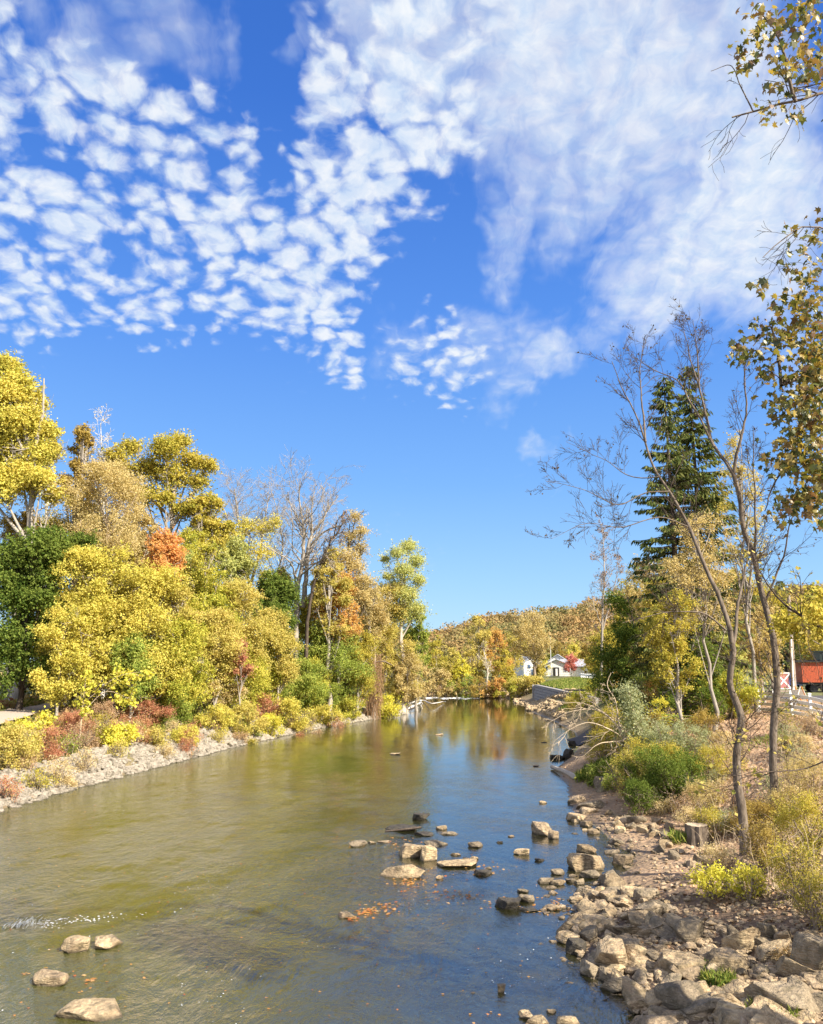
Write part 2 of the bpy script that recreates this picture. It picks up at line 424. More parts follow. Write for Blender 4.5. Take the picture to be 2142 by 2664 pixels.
bedc = N.mix(at('deep'), bedc, (.06, .068, .028, 1))
base = N.mix(at('bed'), base, bedc)
wet = N.m('MULTIPLY', N.mr(sepz, 0.02, 0.14, 1, 0), N.mr(sepz, -0.12, -0.02, 0.25, 1))
base = N.mix(N.m('MULTIPLY', wet, 0.45), base, (.05, .036, .02, 1))
bmp = N.node('ShaderNodeBump', {'Height': N.m('ADD', N.m('MULTIPLY', n2, 0.6), N.m('MULTIPLY', cells.outputs['Distance'], 0.7)), 'Strength': 0.9, 'Distance': 0.12}).outputs[0]
finish(N, N.node('ShaderNodeBsdfPrincipled', {'Base Color': base, 'Roughness': N.mr(wet, 0, 1, 0.95, 0.45), 'Normal': bmp}).outputs[0])
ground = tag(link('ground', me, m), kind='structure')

# water sheet
wx = axis([(-260, -60, 20), (-60, -28, 4), (-28, 14, 1.0), (14, 40, 3), (40, 120, 20)])
wy = axis([(-60, 10, 5), (10, 80, 1.0), (80, 150, 3), (150, 260, 20)])
WX, WY = np.meshgrid(wx, wy); V = np.stack([WX.ravel(), WY.ravel(), 0.008 * vnoise(WX, WY, 6, 9).ravel()], 1)
i = np.arange(len(wx) - 1)[None, :] + np.arange(len(wy) - 1)[:, None] * len(wx)
F = np.stack([i, i + 1, i + 1 + len(wx), i + len(wx)], -1).reshape(-1, 4)
me = mk_mesh('water', V, [F], None, True)
m, N = new_mat('river_water'); M['water'] = m
pos = N.node('ShaderNodeNewGeometry').outputs['Position']
flow = N.node('ShaderNodeMapping', {'Vector': pos, 'Rotation': (0, 0, radians(16)), 'Scale': (1.0, 0.62, 1)}).outputs[0]
warp = N.vm('ADD', flow, N.vm('MULTIPLY', N.vm('SUBTRACT', N.noise(flow, 0.45, 2, 0.5, out='Color'), (.5, .5, .5)), (1.6, 1.6, 0)))
calm = N.mr(N.noise(N.vm('MULTIPLY', pos, (1, .45, 1)), 0.13, 3, 0.5), 0.36, 0.62, 0.25, 1.0)
sx = N.node('ShaderNodeSeparateXYZ', {0: pos})
# quiet pool by the right bank and the stones, livelier current at left
edge = N.mr(N.m('ADD', sx.outputs[0], N.m('MULTIPLY', sx.outputs[1], -0.02)), -7.0, 1.0, 1.0, 0.30, True)
calm = N.m('MULTIPLY', N.m('MULTIPLY', calm, edge), N.mr(sx.outputs[1], 20.0, 60.0, 1.5, 0.2))
h = N.m('ADD', N.m('MULTIPLY', N.noise(warp, 1.5, 3, 0.55), 0.60), N.m('MULTIPLY', N.noise(warp, 4.6, 4, 0.65), 0.5))
h = N.m('ADD', h, N.m('MULTIPLY', N.noise(warp, 16.0, 3, 0.6), 0.13))
bmp = N.node('ShaderNodeBump', {'Height': h, 'Strength': N.m('MULTIPLY', calm, 1.0), 'Distance': 0.22}).outputs[0]
fr = N.node('ShaderNodeFresnel', {'IOR': 2.1, 'Normal': bmp}).outputs[0]
gl = N.node('ShaderNodeBsdfGlossy', {'Color': (1, 1, 1, 1), 'Roughness': 0.035, 'Normal': bmp}).outputs[0]
tr = N.node('ShaderNodeBsdfTransparent', {'Color': (0.92, 0.93, 0.84, 1)}).outputs[0]
mud = N.node('ShaderNodeBsdfDiffuse', {'Color': (0.13, 0.13, 0.035, 1)}).outputs[0]
murk = N.mr(N.m('ADD', sx.outputs[0], N.m('MULTIPLY', N.noise(pos, 0.25, 3, .5), 4)), -6.0, 4.0, 0.50, 0.10, True)
body = N.node('ShaderNodeMixShader', {0: murk, 1: tr, 2: mud}).outputs[0]
surf = N.node('ShaderNodeMixShader', {0: fr, 1: body, 2: gl}).outputs[0]
finish(N, surf)
water = tag(link('water', me, m), kind='structure')

# far ridge
hx = np.linspace(-500, 900, 90); hy = np.linspace(330, 900, 50)
HX, HY = np.meshgrid(hx, hy)
def ridge_z(X, Y):
    # skyline read off the photo: height of the crest by bearing
    pxx = 1071 + 2050 * X / np.maximum(Y, 1)
    top = np.interp(pxx, [700, 1090, 1160, 1240, 1340, 1480, 1560, 1700, 1900, 2142, 2600], [1710, 1668, 1648, 1628, 1610, 1592, 1575, 1560, 1553, 1545, 1530])
    crest = (1722 - top) / 2050 * 620 - 8.5
    t = np.clip((Y - 340) / 280, 0, 1); t = t * t * (3 - 2 * t)
    down = np.clip((Y - 620) / 250, 0, 1)
    return 2.5 + (crest + 4.0) * t * (1 - 0.5 * down) + 2.2 * vnoise(X, Y, 45, 21) * t + 1.2 * vnoise(X, Y, 18, 22) * t
HZ = ridge_z(HX, HY)
i = np.arange(len(hx) - 1)[None, :] + np.arange(len(hy) - 1)[:, None] * len(hx)
F = np.stack([i, i + 1, i + 1 + len(hx), i + len(hx)], -1).reshape(-1, 4)
me = mk_mesh('hillside', np.stack([HX.ravel(), HY.ravel(), HZ.ravel()], 1), [F], None, True)
m, N = new_mat('hill_floor')
pos = N.node('ShaderNodeNewGeometry').outputs['Position']
finish(N, N.node('ShaderNodeBsdfDiffuse', {'Color': N.ramp(N.noise(pos, .05, 4), [(.3, (.07, .06, .025)), (.7, (.13, .1, .04))])}).outputs[0])
tag(link('hillside', me, m), kind='structure')
# ---------------------------------------------------------------- plant materials
def leaf_mat(name, stops, trans=0.42, gloss=0.0):
    m, N = new_mat(name)
    f = N.node('ShaderNodeAttribute', attribute_name='rnd').outputs['Fac']
    c = N.ramp(f, [(i / (len(stops) - 1) if len(stops) > 1 else 0, s) for i, s in enumerate(stops)])
    d = N.node('ShaderNodeBsdfDiffuse', {'Color': c}).outputs[0]
    t = N.node('ShaderNodeBsdfTranslucent', {'Color': N.mix(1.0, c, (1.15, 1.1, 0.7, 1), 'MULTIPLY')}).outputs[0]
    sh = N.node('ShaderNodeMixShader', {0: trans, 1: d, 2: t}).outputs[0]
    if gloss:
        g_ = N.node('ShaderNodeBsdfGlossy', {'Color': (1, 1, 1, 1), 'Roughness': 0.45}).outputs[0]
        sh = N.node('ShaderNodeMixShader', {0: gloss, 1: sh, 2: g_}).outputs[0]
    finish(N, sh); return m
def bark_mat(name, c1, c2, scale=6.0):
    m, N = new_mat(name)
    pos = N.node('ShaderNodeNewGeometry').outputs['Position']
    st = N.vm('MULTIPLY', pos, (1, 1, 0.25))
    n = N.noise(st, scale * 2, 4, 0.65); n2 = N.noise(pos, 1.3, 3)
    c = N.mix(N.mr(n, .35, .65), (*c1, 1), (*c2, 1)); c = N.mix(N.m('MULTIPLY', N.mr(n2, .45, .7), 0.4), c, (*[x * 0.6 for x in c1], 1))
    b = N.node('ShaderNodeBump', {'Height': n, 'Strength': 0.8, 'Distance': 0.03}).outputs[0]
    finish(N, N.node('ShaderNodeBsdfPrincipled', {'Base Color': c, 'Roughness': 0.9, 'Normal': b, 'Specular IOR Level': 0.2}).outputs[0])
    return m
L_ = {}
def LM(k, *stops, **kw): L_[k] = leaf_mat('foliage_' + k, stops, **kw)
LM('yellow', (.19, .22, .045), (.47, .44, .085), (.71, .62, .15), (.56, .45, .12))
LM('gold', (.21, .23, .055), (.46, .41, .10), (.64, .54, .17), (.50, .38, .12))
LM('olivegold', (.13, .15, .03), (.35, .33, .055), (.60, .50, .11), (.40, .31, .07))
LM('olivebrown', (.20, .15, .05), (.34, .25, .07), (.48, .36, .11), (.22, .20, .05))
LM('tan', (.27, .23, .10), (.48, .39, .17), (.62, .51, .25), (.44, .34, .15))
LM('orange', (.42, .20, .07), (.66, .31, .12), (.70, .41, .15), (.50, .38, .12))
LM('rust', (.36, .20, .07), (.60, .32, .11), (.64, .44, .15), (.46, .36, .10))
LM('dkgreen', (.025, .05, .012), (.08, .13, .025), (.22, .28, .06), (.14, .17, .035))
LM('green', (.08, .14, .03), (.21, .28, .055), (.40, .45, .10), (.46, .42, .10))
LM('ygreen', (.14, .20, .035), (.36, .39, .06), (.62, .56, .11), (.44, .36, .08))
LM('palegreen', (.22, .27, .10), (.38, .42, .15), (.54, .55, .20), (.58, .52, .18))
LM('lime', (.34, .38, .05), (.58, .55, .08), (.76, .69, .12), (.52, .46, .09))
LM('maroon', (.24, .09, .06), (.44, .18, .12), (.54, .30, .17), (.48, .42, .14))
LM('red', (.42, .12, .11), (.60, .22, .20), (.66, .30, .26), (.46, .18, .12))
LM('drybrown', (.24, .14, .08), (.42, .28, .17), (.56, .40, .25), (.34, .26, .14))
LM('palepurple', (.22, .13, .10), (.32, .20, .16), (.40, .28, .2), (.30, .2, .12))
LM('spruce', (.035, .055, .02), (.085, .115, .035), (.19, .20, .065), (.11, .12, .04), trans=0.2)
LM('greygreen', (.18, .21, .11), (.32, .36, .20), (.46, .48, .28), (.28, .28, .14))
LM('straw', (.40, .30, .15), (.58, .46, .25), (.70, .58, .34), (.42, .37, .18))
LM('syc', (.05, .07, .018), (.12, .13, .03), (.38, .29, .06), (.15, .08, .04), gloss=0.04)
LM('darkleaf', (.05, .045, .02), (.12, .08, .03), (.18, .12, .05), (.10, .09, .03))
LM('grass', (.06, .10, .02), (.14, .20, .04), (.26, .30, .07), (.38, .34, .12))
LM('litter', (.24, .13, .07), (.44, .29, .18), (.58, .43, .29), (.34, .20, .10), trans=0.1)
B_ = {k: bark_mat('bark_' + k, a, b) for k, a, b in (
    ('grey', (.24, .21, .18), (.40, .36, .30)), ('dark', (.05, .038, .03), (.11, .085, .065)), ('pale', (.50, .45, .38), (.36, .31, .25)),
    ('white', (.66, .64, .60), (.5, .47, .43)), ('brown', (.20, .15, .11), (.36, .29, .22)), ('mid', (.09, .07, .052), (.22, .18, .14)), ('straw', (.36, .28, .19), (.5, .41, .29)))}

SPEC_LIMB = [dict(seg=7, wander=.10, up=.05, n=6, ang=42, ratio=.55, rr=.5, t0=.3, taper=.35),
             dict(seg=5, wander=.16, up=.05, n=5, ang=42, ratio=.55, rr=.55, t0=.2, taper=.4),
             dict(seg=4, wander=.2, up=.03, n=4, ang=40, ratio=.6, rr=.6, t0=.15, taper=.4),
             dict(seg=3, wander=.22, up=.0, taper=.5)]

def lobes_auto(rng, c, w, h, n, kind='round'):
    "ellipsoid lobes filling a crown: centre c (3), half width w, half height h"
    out = []
    n = int(n * 2.6)
    for i in range(n):
        t = rng.uniform(-1, 1) if i > 2 else (-.7, .2, .85)[i]
        if kind == 'round': prof = math.sqrt(max(0.05, 1 - 0.94 * t * t))
        elif kind == 'column': prof = 0.92 * (1 - 0.3 * max(t, 0)) if abs(t) < .92 else .6
        elif kind == 'up': prof = (1 - 0.78 * max(t, 0) ** 1.4) * (0.75 if t < -.6 else 1)
        a = i * 2.399 + rng.uniform(-.8, .8)
        r = w * prof * rng.uniform(.05, .86) ** .62
        s = rng.uniform(.14, .31) * min(w, h * 1.1) * (0.7 + 0.4 * prof)
        out.append((c[0] + r * cos(a), c[1] + r * sin(a), c[2] + t * h * 0.9 + rng.uniform(-.06, .06) * h, s * rng.uniform(.8, 1.3), s * rng.uniform(.8, 1.3), s * rng.uniform(.75, 1.3)))
    return np.array(out)
DENS = 2.9
def foliage(g, rng, lobes, n, size, cl=14, spread=0.42, holes=0.5, shape=_KITE, hang=0.0, amix=(0.5, 0.55)):
    "n leaves in small sprays over and inside the lobes, with a loose fill between them"
    lobes = np.asarray(lobes); n = int(n * DENS); size = size * .68
    wgt = (lobes[:, 3] * lobes[:, 4]) ** 0.9; wgt = wgt / wgt.sum()
    cl = max(5, int(cl * .6)); nc = max(1, n // cl)
    li = rng.choice(len(lobes), nc, p=wgt)
    d = rdir(rng, nc); flip = (d[:, 2] < -.2) & (rng.uniform(size=nc) < .45); d[flip, 2] *= -1
    rad = rng.uniform(0.0, 1, nc) ** 0.42 * rng.choice([1, 1, 1, 1.15, 1.45], nc)
    L = lobes[li]
    cen = L[:, :3] + d * L[:, 3:6] * rad[:, None]
    # loose fill through the whole crown
    k = nc // 14
    lj = lobes[rng.choice(len(lobes), k)]; f = rng.uniform(0, 1, (k, 1))
    cen[:k] = lj[:, :3] * f + cen[:k] * (1 - f) + rng.normal(size=(k, 3)) * lj[:, 3:4] * .3
    crand = np.clip(rng.normal(.5, .26, nc), 0, 1)
    lobr = np.clip(rng.normal(.5, .32, len(lobes)), 0, 1)[li]
    sc = spread * np.clip(L[:, 3] * .62, 0.35, 1.5) * rng.uniform(.4, 1.2, nc)
    rep = cl
    ax = rdir(rng, nc); 
    off = rng.normal(size=(nc, rep, 3)) * sc[:, None, None] * .5 + ax[:, None] * rng.normal(size=(nc, rep, 1)) * sc[:, None, None] * .6
    if hang: off[:, :, 2] -= np.abs(rng.normal(size=(nc, rep))) * hang
    pos = (cen[:, None] + off).reshape(-1, 3)
    nrm = unit(np.repeat(d, rep, 0) * .5 + np.array([.15, -.15, .45]) + rng.normal(size=(nc * rep, 3)) * .9)
    a = np.clip(amix[0] * (0.55 * np.repeat(crand, rep) + 0.45 * np.repeat(lobr, rep)) + amix[1] * rng.uniform(size=nc * rep), 0, 1)
    leaves(g, rng, pos, nrm, size * rng.uniform(.6, 1.4, nc * rep), shape, a)

def sprig(g, rng, p, d, L, leaf, per=16):
    "ragged leafy shoots that stand out of a crown"
    k = len(p); d = unit(d); u = rng.uniform(0, 1, (k, per)) ** .8
    q = p[:, None] + d[:, None] * (u * L[:, None])[..., None] + np.array([0, 0, -.22]) * ((u ** 2) * L[:, None])[..., None] + rng.normal(size=(k, per, 3)) * (leaf * .55)
    leaves(g, rng, q.reshape(-1, 3), rdir(rng, k * per) + (0, 0, .4), leaf * rng.uniform(.55, 1.2, k * per), _KITE, np.clip(np.repeat(rng.uniform(size=k), per) * .6 + rng.uniform(0, .4, k * per), 0, 1))
TREES = []
def tree(name, label, px, base_y, top_y, halfw, Y, leafk, bark='grey', n=9000, leaf=0.22, bottom=None, kind='round', lob=16,
         seed=1, group=None, cat='tree', trunk_r=None, lean=0.0, dense=0.42, limbs=True, bz=None, cl=14, depthk=1.0, hang=0.0, LP=None):
    """one broadleaved tree: px = trunk column, crown from bottom to top_y (photo rows at distance Y)"""
    rng = np.random.default_rng(seed)
    base = PD(px, base_y, Y); z0 = gz(base[0], Y) if bz is None else bz
    loc = np.array([base[0], Y, z0])
    top = PD(px, top_y, Y)[2]; bot = PD(px, bottom, Y)[2] if bottom else z0 + 1.0
    bot = max(bot, z0 + 0.2)
    w = halfw * MPP(Y) * 1.1; h = (top - bot) / 2; cz = (top + bot) / 2
    cx = loc[0] + lean
    root = empty(name, tuple(loc), label, cat, group)
    lb = lobes_auto(rng, (cx, Y, cz), w, h, lob, kind)
    lb[:, 1] = Y + (lb[:, 1] - Y) * depthk
    if LP: lb = np.array([[*PD(a, b, Y + rng.uniform(-1, 1) * w * .35), r * MPP(Y), r * MPP(Y), r * MPP(Y) * .85] for a, b, r in LP])
    H = top - z0
    tr_ = trunk_r or max(0.07, 0.016 * H)
    g = Geo()
    tp = path([loc + (0, 0, -.3), loc + (lean * .3, 0, H * .35), (cx, Y, z0 + H * .65), (cx, Y, z0 + H * .93)], 10)
    tp[1:-1, :2] += rng.normal(size=(8, 2)) * H * .008
    tubes(g, tp[None], np.linspace(tr_, tr_ * .12, 10)[None] * np.array([1.35] + [1] * 9), 7)
    if limbs:
        lb0 = lb; lb = lb[:: max(1, len(lb) // 16)]; m_ = len(lb); t = np.clip((lb[:, 2] - z0) / H - rng.uniform(.12, .3, m_), .12, .85) 
        st = np.array([np.interp(t, np.linspace(0, .93, 10), tp[:, k]) for k in range(3)]).T
        mid = (st + lb[:, :3]) / 2 + np.array([0, 0, -.06]) * H * .3
        u = np.linspace(0, 1, 7)[None, :, None]
        bz_ = (1 - u) ** 2 * st[:, None] + 2 * u * (1 - u) * mid[:, None] + u ** 2 * lb[:, None, :3]
        tubes(g, bz_, np.linspace(tr_ * .38, tr_ * .08, 7)[None].repeat(m_, 0), 5)
        ll = lb[:, 3].repeat(7)
        lv = grow(rng, bz_[:, 4:7].repeat(3, 0).reshape(-1, 3)[rng.integers(0, m_ * 9, m_ * 7)], rdir(rng, m_ * 7) + (0, 0, .5), ll * 1.1, np.full(m_ * 7, tr_ * .12), SPEC_LIMB[2:])
        tube_levels(g, lv, (4, 3)); lb = lb0
    g.build('trunk', B_[bark], root, True)
    if n:
        g = Geo(); foliage(g, rng, lb, n, leaf, cl, dense, hang=hang)
        k = int(26 + n / 110); li = rng.integers(0, len(lb), k); dd = rdir(rng, k) + (0, 0, .45)
        sprig(g, rng, lb[li, :3] + unit(dd) * lb[li, 3:6] * .85, dd, rng.uniform(.5, 1.5, k) * (Y / 80), leaf * .8)
        g.build('crown', L_[leafk], root)
    TREES.append(root)
    return root

def bare_tree(name, label, stems, leafk=None, bark='grey', seed=1, spec=None, nleaf=0, leaf=0.12, group=None, nb=14, blen=.34, r0=.2, up=.3, t0=.35, cat='tree', shape=_KITE, hang=0, tipr=.006, ks=(8, 5, 4, 3, 3), minl=0.0, brmax=1.0, twigbark=None):
    """skeleton tree. stems: list of (points, r_base, r_tip) polylines in world space; branches grow from them"""
    rng = np.random.default_rng(seed)
    loc = stems[0][0][0]
    root = empty(name, tuple(loc), label, cat, group)
    g = Geo(); gt_ = Geo(); tips = []
    spec = spec or SPEC_LIMB[1:]
    for pts, ra, rb in stems:
        pl = path(pts, 24); rr = np.linspace(ra, rb, 24)
        pl[1:-1] += rng.normal(size=(22, 3)) * ra * .12
        if minl: kk = np.arange(24)[:, None] * .75; am = .006 * np.linalg.norm(pl[-1] - pl[0]) ** .7; pl += am * np.sin(kk + rng.uniform(0, 6, 3)) * np.sin(np.arange(24) / 23 * pi)[:, None]
        tubes(g, pl[None], rr[None], ks[0])
        L = np.linalg.norm(np.diff(pl, axis=0), axis=1).sum()
        k = max(2, int(nb * L / 8))
        t = rng.uniform(t0, 1, k) * 23; i0 = np.minimum(t.astype(int), 22); f = (t - i0)[:, None]
        p = pl[i0] * (1 - f) + pl[i0 + 1] * f; tg = unit(pl[i0 + 1] - pl[i0])
        sd = unit(np.cross(tg, rdir(rng, k)))
        d = tg * .7 + sd * .85 + (0, 0, up)
        ln = np.maximum(L * blen, minl) * rng.uniform(.45, 1.25, k) * (1.2 - t / 23 * .6)
        lv = grow(rng, p, d, ln, np.minimum(np.interp(t, np.arange(24), rr) * rng.uniform(.3, .55, k), brmax), spec)
        tube_levels(gt_ if twigbark else g, lv, ks[1:], tipr)
        for q, _ in lv[-2:]: tips.append(q[:, 1:].reshape(-1, 3))
    g.build('trunk', B_[bark], root, True)
    if twigbark: gt_.build('sprays', B_[twigbark], root, True)  # the fine twigs, in separate pieces
    if nleaf:
        tips = np.concatenate(tips); rng.shuffle(tips)
        p = tips[rng.integers(0, len(tips), nleaf)] + rng.normal(size=(nleaf, 3)) * leaf * .5 - np.array([0, 0, hang])
        g = Geo(); leaves(g, rng, p, rdir(rng, nleaf) + (0, 0, .4), leaf * rng.uniform(.6, 1.3, nleaf), shape, rng.uniform(size=nleaf), curl=.3)
        g.build('crown', L_[leafk], root)
    return root
def shrub(name, label, px, py, z, w, h, Yh=None, leafk='yellow', n=900, leaf=.12, seed=1, group=None, cat='shrub', bark='brown', lob=7, dense=.45, cl=10, world=None):
    "a bush whose foot stands at photo pixel (px,py) on ground about z high; w,h metres"
    rng = np.random.default_rng(seed)
    if world is not None: x, y = world
    elif Yh: x, y = PD(px, py, Yh)[0], Yh
    else: x, y = P(px, py, z)[:2]; x, y = x * (1 + w * .42 / y), y + w * .42
    z0 = gz(x, y); loc = np.array([x, y, z0])
    root = empty(name, tuple(loc), label, cat, group)
    lb = lobes_auto(rng, (x, y, z0 + h * .5), w / 2, h * .5, lob, 'round')
    g = Geo(); k = 9
    d = rdir(rng, k) * (1, 1, .2) + (0, 0, 1.4)
    lv = grow(rng, np.repeat(loc[None], k, 0) + rng.normal(size=(k, 3)) * (w * .06, w * .06, 0), d, h * rng.uniform(.6, .95, k), np.full(k, .02 + h * .008), [dict(seg=5, wander=.12, up=.05, n=5, ang=38, ratio=.5, rr=.6, t0=.3, taper=.4), dict(seg=4, wander=.2, n=3, ang=40, ratio=.6, rr=.6), dict(seg=3, wander=.2)])
    tube_levels(g, lv, (5, 4, 3), .004)
    g.build('stem', B_[bark], root, True)
    g = Geo(); foliage(g, rng, lb, n, leaf, cl, dense)
    tp = lv[-1][0][:, 1:].reshape(-1, 3); q = tp[rng.integers(0, len(tp), n // 4)] + rng.normal(size=(n // 4, 3)) * leaf
    leaves(g, rng, q, rdir(rng, n // 4) + (0, 0, .8), leaf * rng.uniform(.7, 1.3, n // 4), _KITE, rng.uniform(size=n // 4))
    k = int(14 + n / 60); li = rng.integers(0, len(lb), k); dd = rdir(rng, k) + (0, 0, .7)
    sprig(g, rng, lb[li, :3] + unit(dd) * lb[li, 3:6] * .8, dd, rng.uniform(.25, .6, k) * h * .55, leaf * .85, 12)
    g.build('leaves', L_[leafk], root)
    return root
# ---------------------------------------------------------------- woods on the left bank
tree('yellow_poplar', 'tallest yellow tree, cut by the left edge of the view', 40, 1800, 925, 150, 74, 'yellow', n=34000, leaf=.30, bottom=1310, kind='up', lob=34, seed=11, LP=[(18, 955, 34), (45, 1000, 42), (5, 1030, 55), (85, 1050, 38), (60, 1100, 50), (118, 1125, 34), (20, 1160, 55), (100, 1185, 40), (60, 1240, 46), (5, 1270, 50), (135, 1175, 26), (-60, 1080, 70), (-70, 1220, 80), (110, 1250, 28), (140, 1290, 24), (-20, 1110, 60)])
tree('oak_tree', 'sparse olive brown oak just right of the tallest yellow tree', 165, 1790, 1112, 50, 80, 'olivebrown', n=5200, leaf=.28, bottom=1330, seed=12, dense=.5, lob=12)
tree('oak_tree', 'broad olive and gold oak with open dark limbs against the sky', 425, 1790, 1138, 122, 84, 'olivegold', 'grey', n=13000, leaf=.32, bottom=1420, seed=13, kind='round', lob=22, dense=.5, LP=[(300, 1192, 28), (340, 1166, 26), (322, 1232, 34), (385, 1225, 34), (428, 1172, 38), (468, 1155, 30), (500, 1205, 30), (542, 1215, 24), (448, 1240, 40), (515, 1255, 26), (378, 1290, 34), (530, 1315, 34), (478, 1330, 28), (556, 1365, 20), (340, 1285, 30), (300, 1260, 22), (430, 1300, 24)])
tree('oak_tree', 'lower gold side of the open oak, hanging over the orange maple', 520, 1790, 1290, 55, 83, 'olivegold', 'grey', n=5200, leaf=.30, bottom=1440, seed=33, lob=10)
tree('hickory_tree', 'tan fine-twigged tree below the white birch', 245, 1800, 1205, 118, 76, 'tan', 'straw', n=15000, leaf=.20, bottom=1470, seed=14, lob=24, dense=.6)
tree('maple_tree', 'orange red maple high in the left wood', 405, 1800, 1385, 58, 73, 'orange', n=7500, leaf=.24, bottom=1530, seed=15, lob=12)
tree('maple_tree', 'dark green maple at the left edge of the wood', 50, 1830, 1385, 118, 66, 'dkgreen', 'dark', n=26000, leaf=.26, bottom=1800, seed=16, kind='column', lob=30, cl=20, dense=.34)
tree('maple_tree', 'small dark green tree behind the yellow thicket', 185, 1800, 1395, 60, 72, 'dkgreen', 'dark', n=6000, leaf=.24, bottom=1500, seed=17)
tree('yellow_maple', 'big yellow maple right of the dark green maple', 225, 1835, 1430, 115, 67, 'yellow', n=26000, leaf=.22, bottom=1830, seed=18, kind='column', lob=30)
tree('yellow_maple', 'yellow and green maple in the middle of the thicket', 375, 1835, 1475, 110, 69, 'yellow', n=24000, leaf=.22, bottom=1820, seed=19, kind='column', lob=30)
tree('elm_tree', 'olive green elm below the gold oak', 520, 1820, 1415, 82, 76, 'ygreen', n=16000, leaf=.22, bottom=1740, seed=20, kind='up', lob=22)
tree('elm_tree', 'yellow green tree at the foot of the wood, above the red bush', 470, 1850, 1600, 85, 70, 'ygreen', n=14000, leaf=.20, bottom=1850, seed=21, kind='round', lob=20)
tree('box_elder', 'gold box elder in front of the dark green trees', 615, 1850, 1510, 92, 79, 'gold', n=18000, leaf=.21, bottom=1780, seed=22, kind='round', lob=24)
tree('box_elder', 'yellow green box elder leaning over the riprap bank', 600, 1870, 1660, 85, 77, 'ygreen', n=13000, leaf=.19, bottom=1870, seed=23, lob=18)
tree('holly_tree', 'dark green tree under the big bare tree', 700, 1820, 1492, 68, 88, 'dkgreen', 'dark', n=11000, leaf=.26, bottom=1650, seed=24, kind='up', lob=16)
tree('maple_tree', 'small dark red maple low in the thicket', 622, 1850, 1668, 36, 73.5, 'maroon', n=3000, leaf=.19, bottom=1770, seed=25, lob=8)
tree('locust_tree', 'fresh green locust above the right end of the left bank', 850, 1850, 1630, 100, 97, 'green', n=20000, leaf=.21, bottom=1850, seed=26, kind='round', lob=24)
tree('locust_tree', 'green locust low over the water left of the vine-clad trunk', 760, 1860, 1720, 92, 91, 'green', n=14000, leaf=.2, bottom=1862, seed=27, lob=18)
tree('maple_tree', 'gold maple wrapped around the leaning vine-covered tree', 852, 1850, 1425, 52, 94, 'gold', n=9000, leaf=.24, bottom=1660, seed=28, kind='up', lob=14)
tree('maple_tree', 'orange maple under the leaning vine-covered tree', 878, 1850, 1490, 64, 97, 'rust', n=12000, leaf=.24, bottom=1700, seed=29, lob=14)
tree('vine_covered_tree', 'tall brown gold vine-covered tree top right of the bare tree', 903, 1850, 1328, 46, 98, 'tan', 'dark', n=8500, leaf=.22, bottom=1560, seed=30, lob=13, dense=.55, LP=[(925, 1348, 18), (940, 1385, 20), (912, 1400, 22), (938, 1432, 20), (900, 1452, 30), (868, 1482, 30), (926, 1478, 27), (848, 1530, 26), (900, 1528, 34), (948, 1515, 24), (955, 1560, 18), (930, 1550, 26)])
tree('sycamore_tree', 'gold sycamore beside the water at the river bend', 1005, 1850, 1512, 66, 112, 'gold', 'pale', n=15000, leaf=.24, bottom=1760, seed=31, kind='round', lob=20, dense=.5)
tree('cottonwood_tree', 'loose pale green tree at the right end of the left wood', 1048, 1850, 1408, 58, 112, 'palegreen', 'pale', n=8500, leaf=.26, bottom=1620, seed=32, dense=.6, LP=[(1062, 1425, 22), (1032, 1440, 17), (1085, 1462, 20), (1003, 1456, 11), (1050, 1490, 26), (1090, 1512, 18), (1060, 1550, 28), (1030, 1530, 22), (1082, 1590, 24), (1045, 1600, 26), (1010, 1500, 12)])
tree('cottonwood_tree', 'green tree at the river bend, lowest at the right end', 1085, 1840, 1585, 36, 118, 'green', n=6500, leaf=.26, bottom=1760, seed=34)
tree('elm_tree', 'tan leafed tree by the water right of the vine-clad trunk', 1030, 1845, 1690, 62, 114, 'gold', n=9000, leaf=.2, bottom=1835, seed=35)
tree('elm_tree', 'olive tree filling the wood between the gold oak and the bare tree', 590, 1800, 1400, 60, 92, 'palegreen', n=8000, leaf=.26, bottom=1560, seed=36)
tree('elm_tree', 'gold olive tree behind the orange maple', 330, 1800, 1400, 90, 84, 'olivegold', n=9000, leaf=.26, bottom=1600, seed=37)
tree('elm_tree', 'green gold tree behind the fresh green locust', 800, 1830, 1560, 75, 102, 'olivegold', n=10000, leaf=.26, bottom=1740, seed=38)
tree('elm_tree', 'brown green tree behind the gold sycamore', 960, 1840, 1600, 70, 122, 'olivegold', n=9000, leaf=.28, bottom=1810, seed=39)
for i, (x, t, hw, Y, k) in enumerate([(120, 1500, 130, 84, 'olivebrown'), (300, 1560, 120, 88, 'olivegold'), (520, 1560, 110, 96, 'olivegold'), (690, 1640, 110, 100, 'ygreen'), (880, 1680, 100, 112, 'gold')]):
    tree('understory_tree', 'olive tree deep inside the left wood, seen only through gaps', x, 1800, t, hw, Y, k, n=7000, leaf=.34, bottom=1800, seed=60 + i, lob=20, group='trees deep inside the left wood')

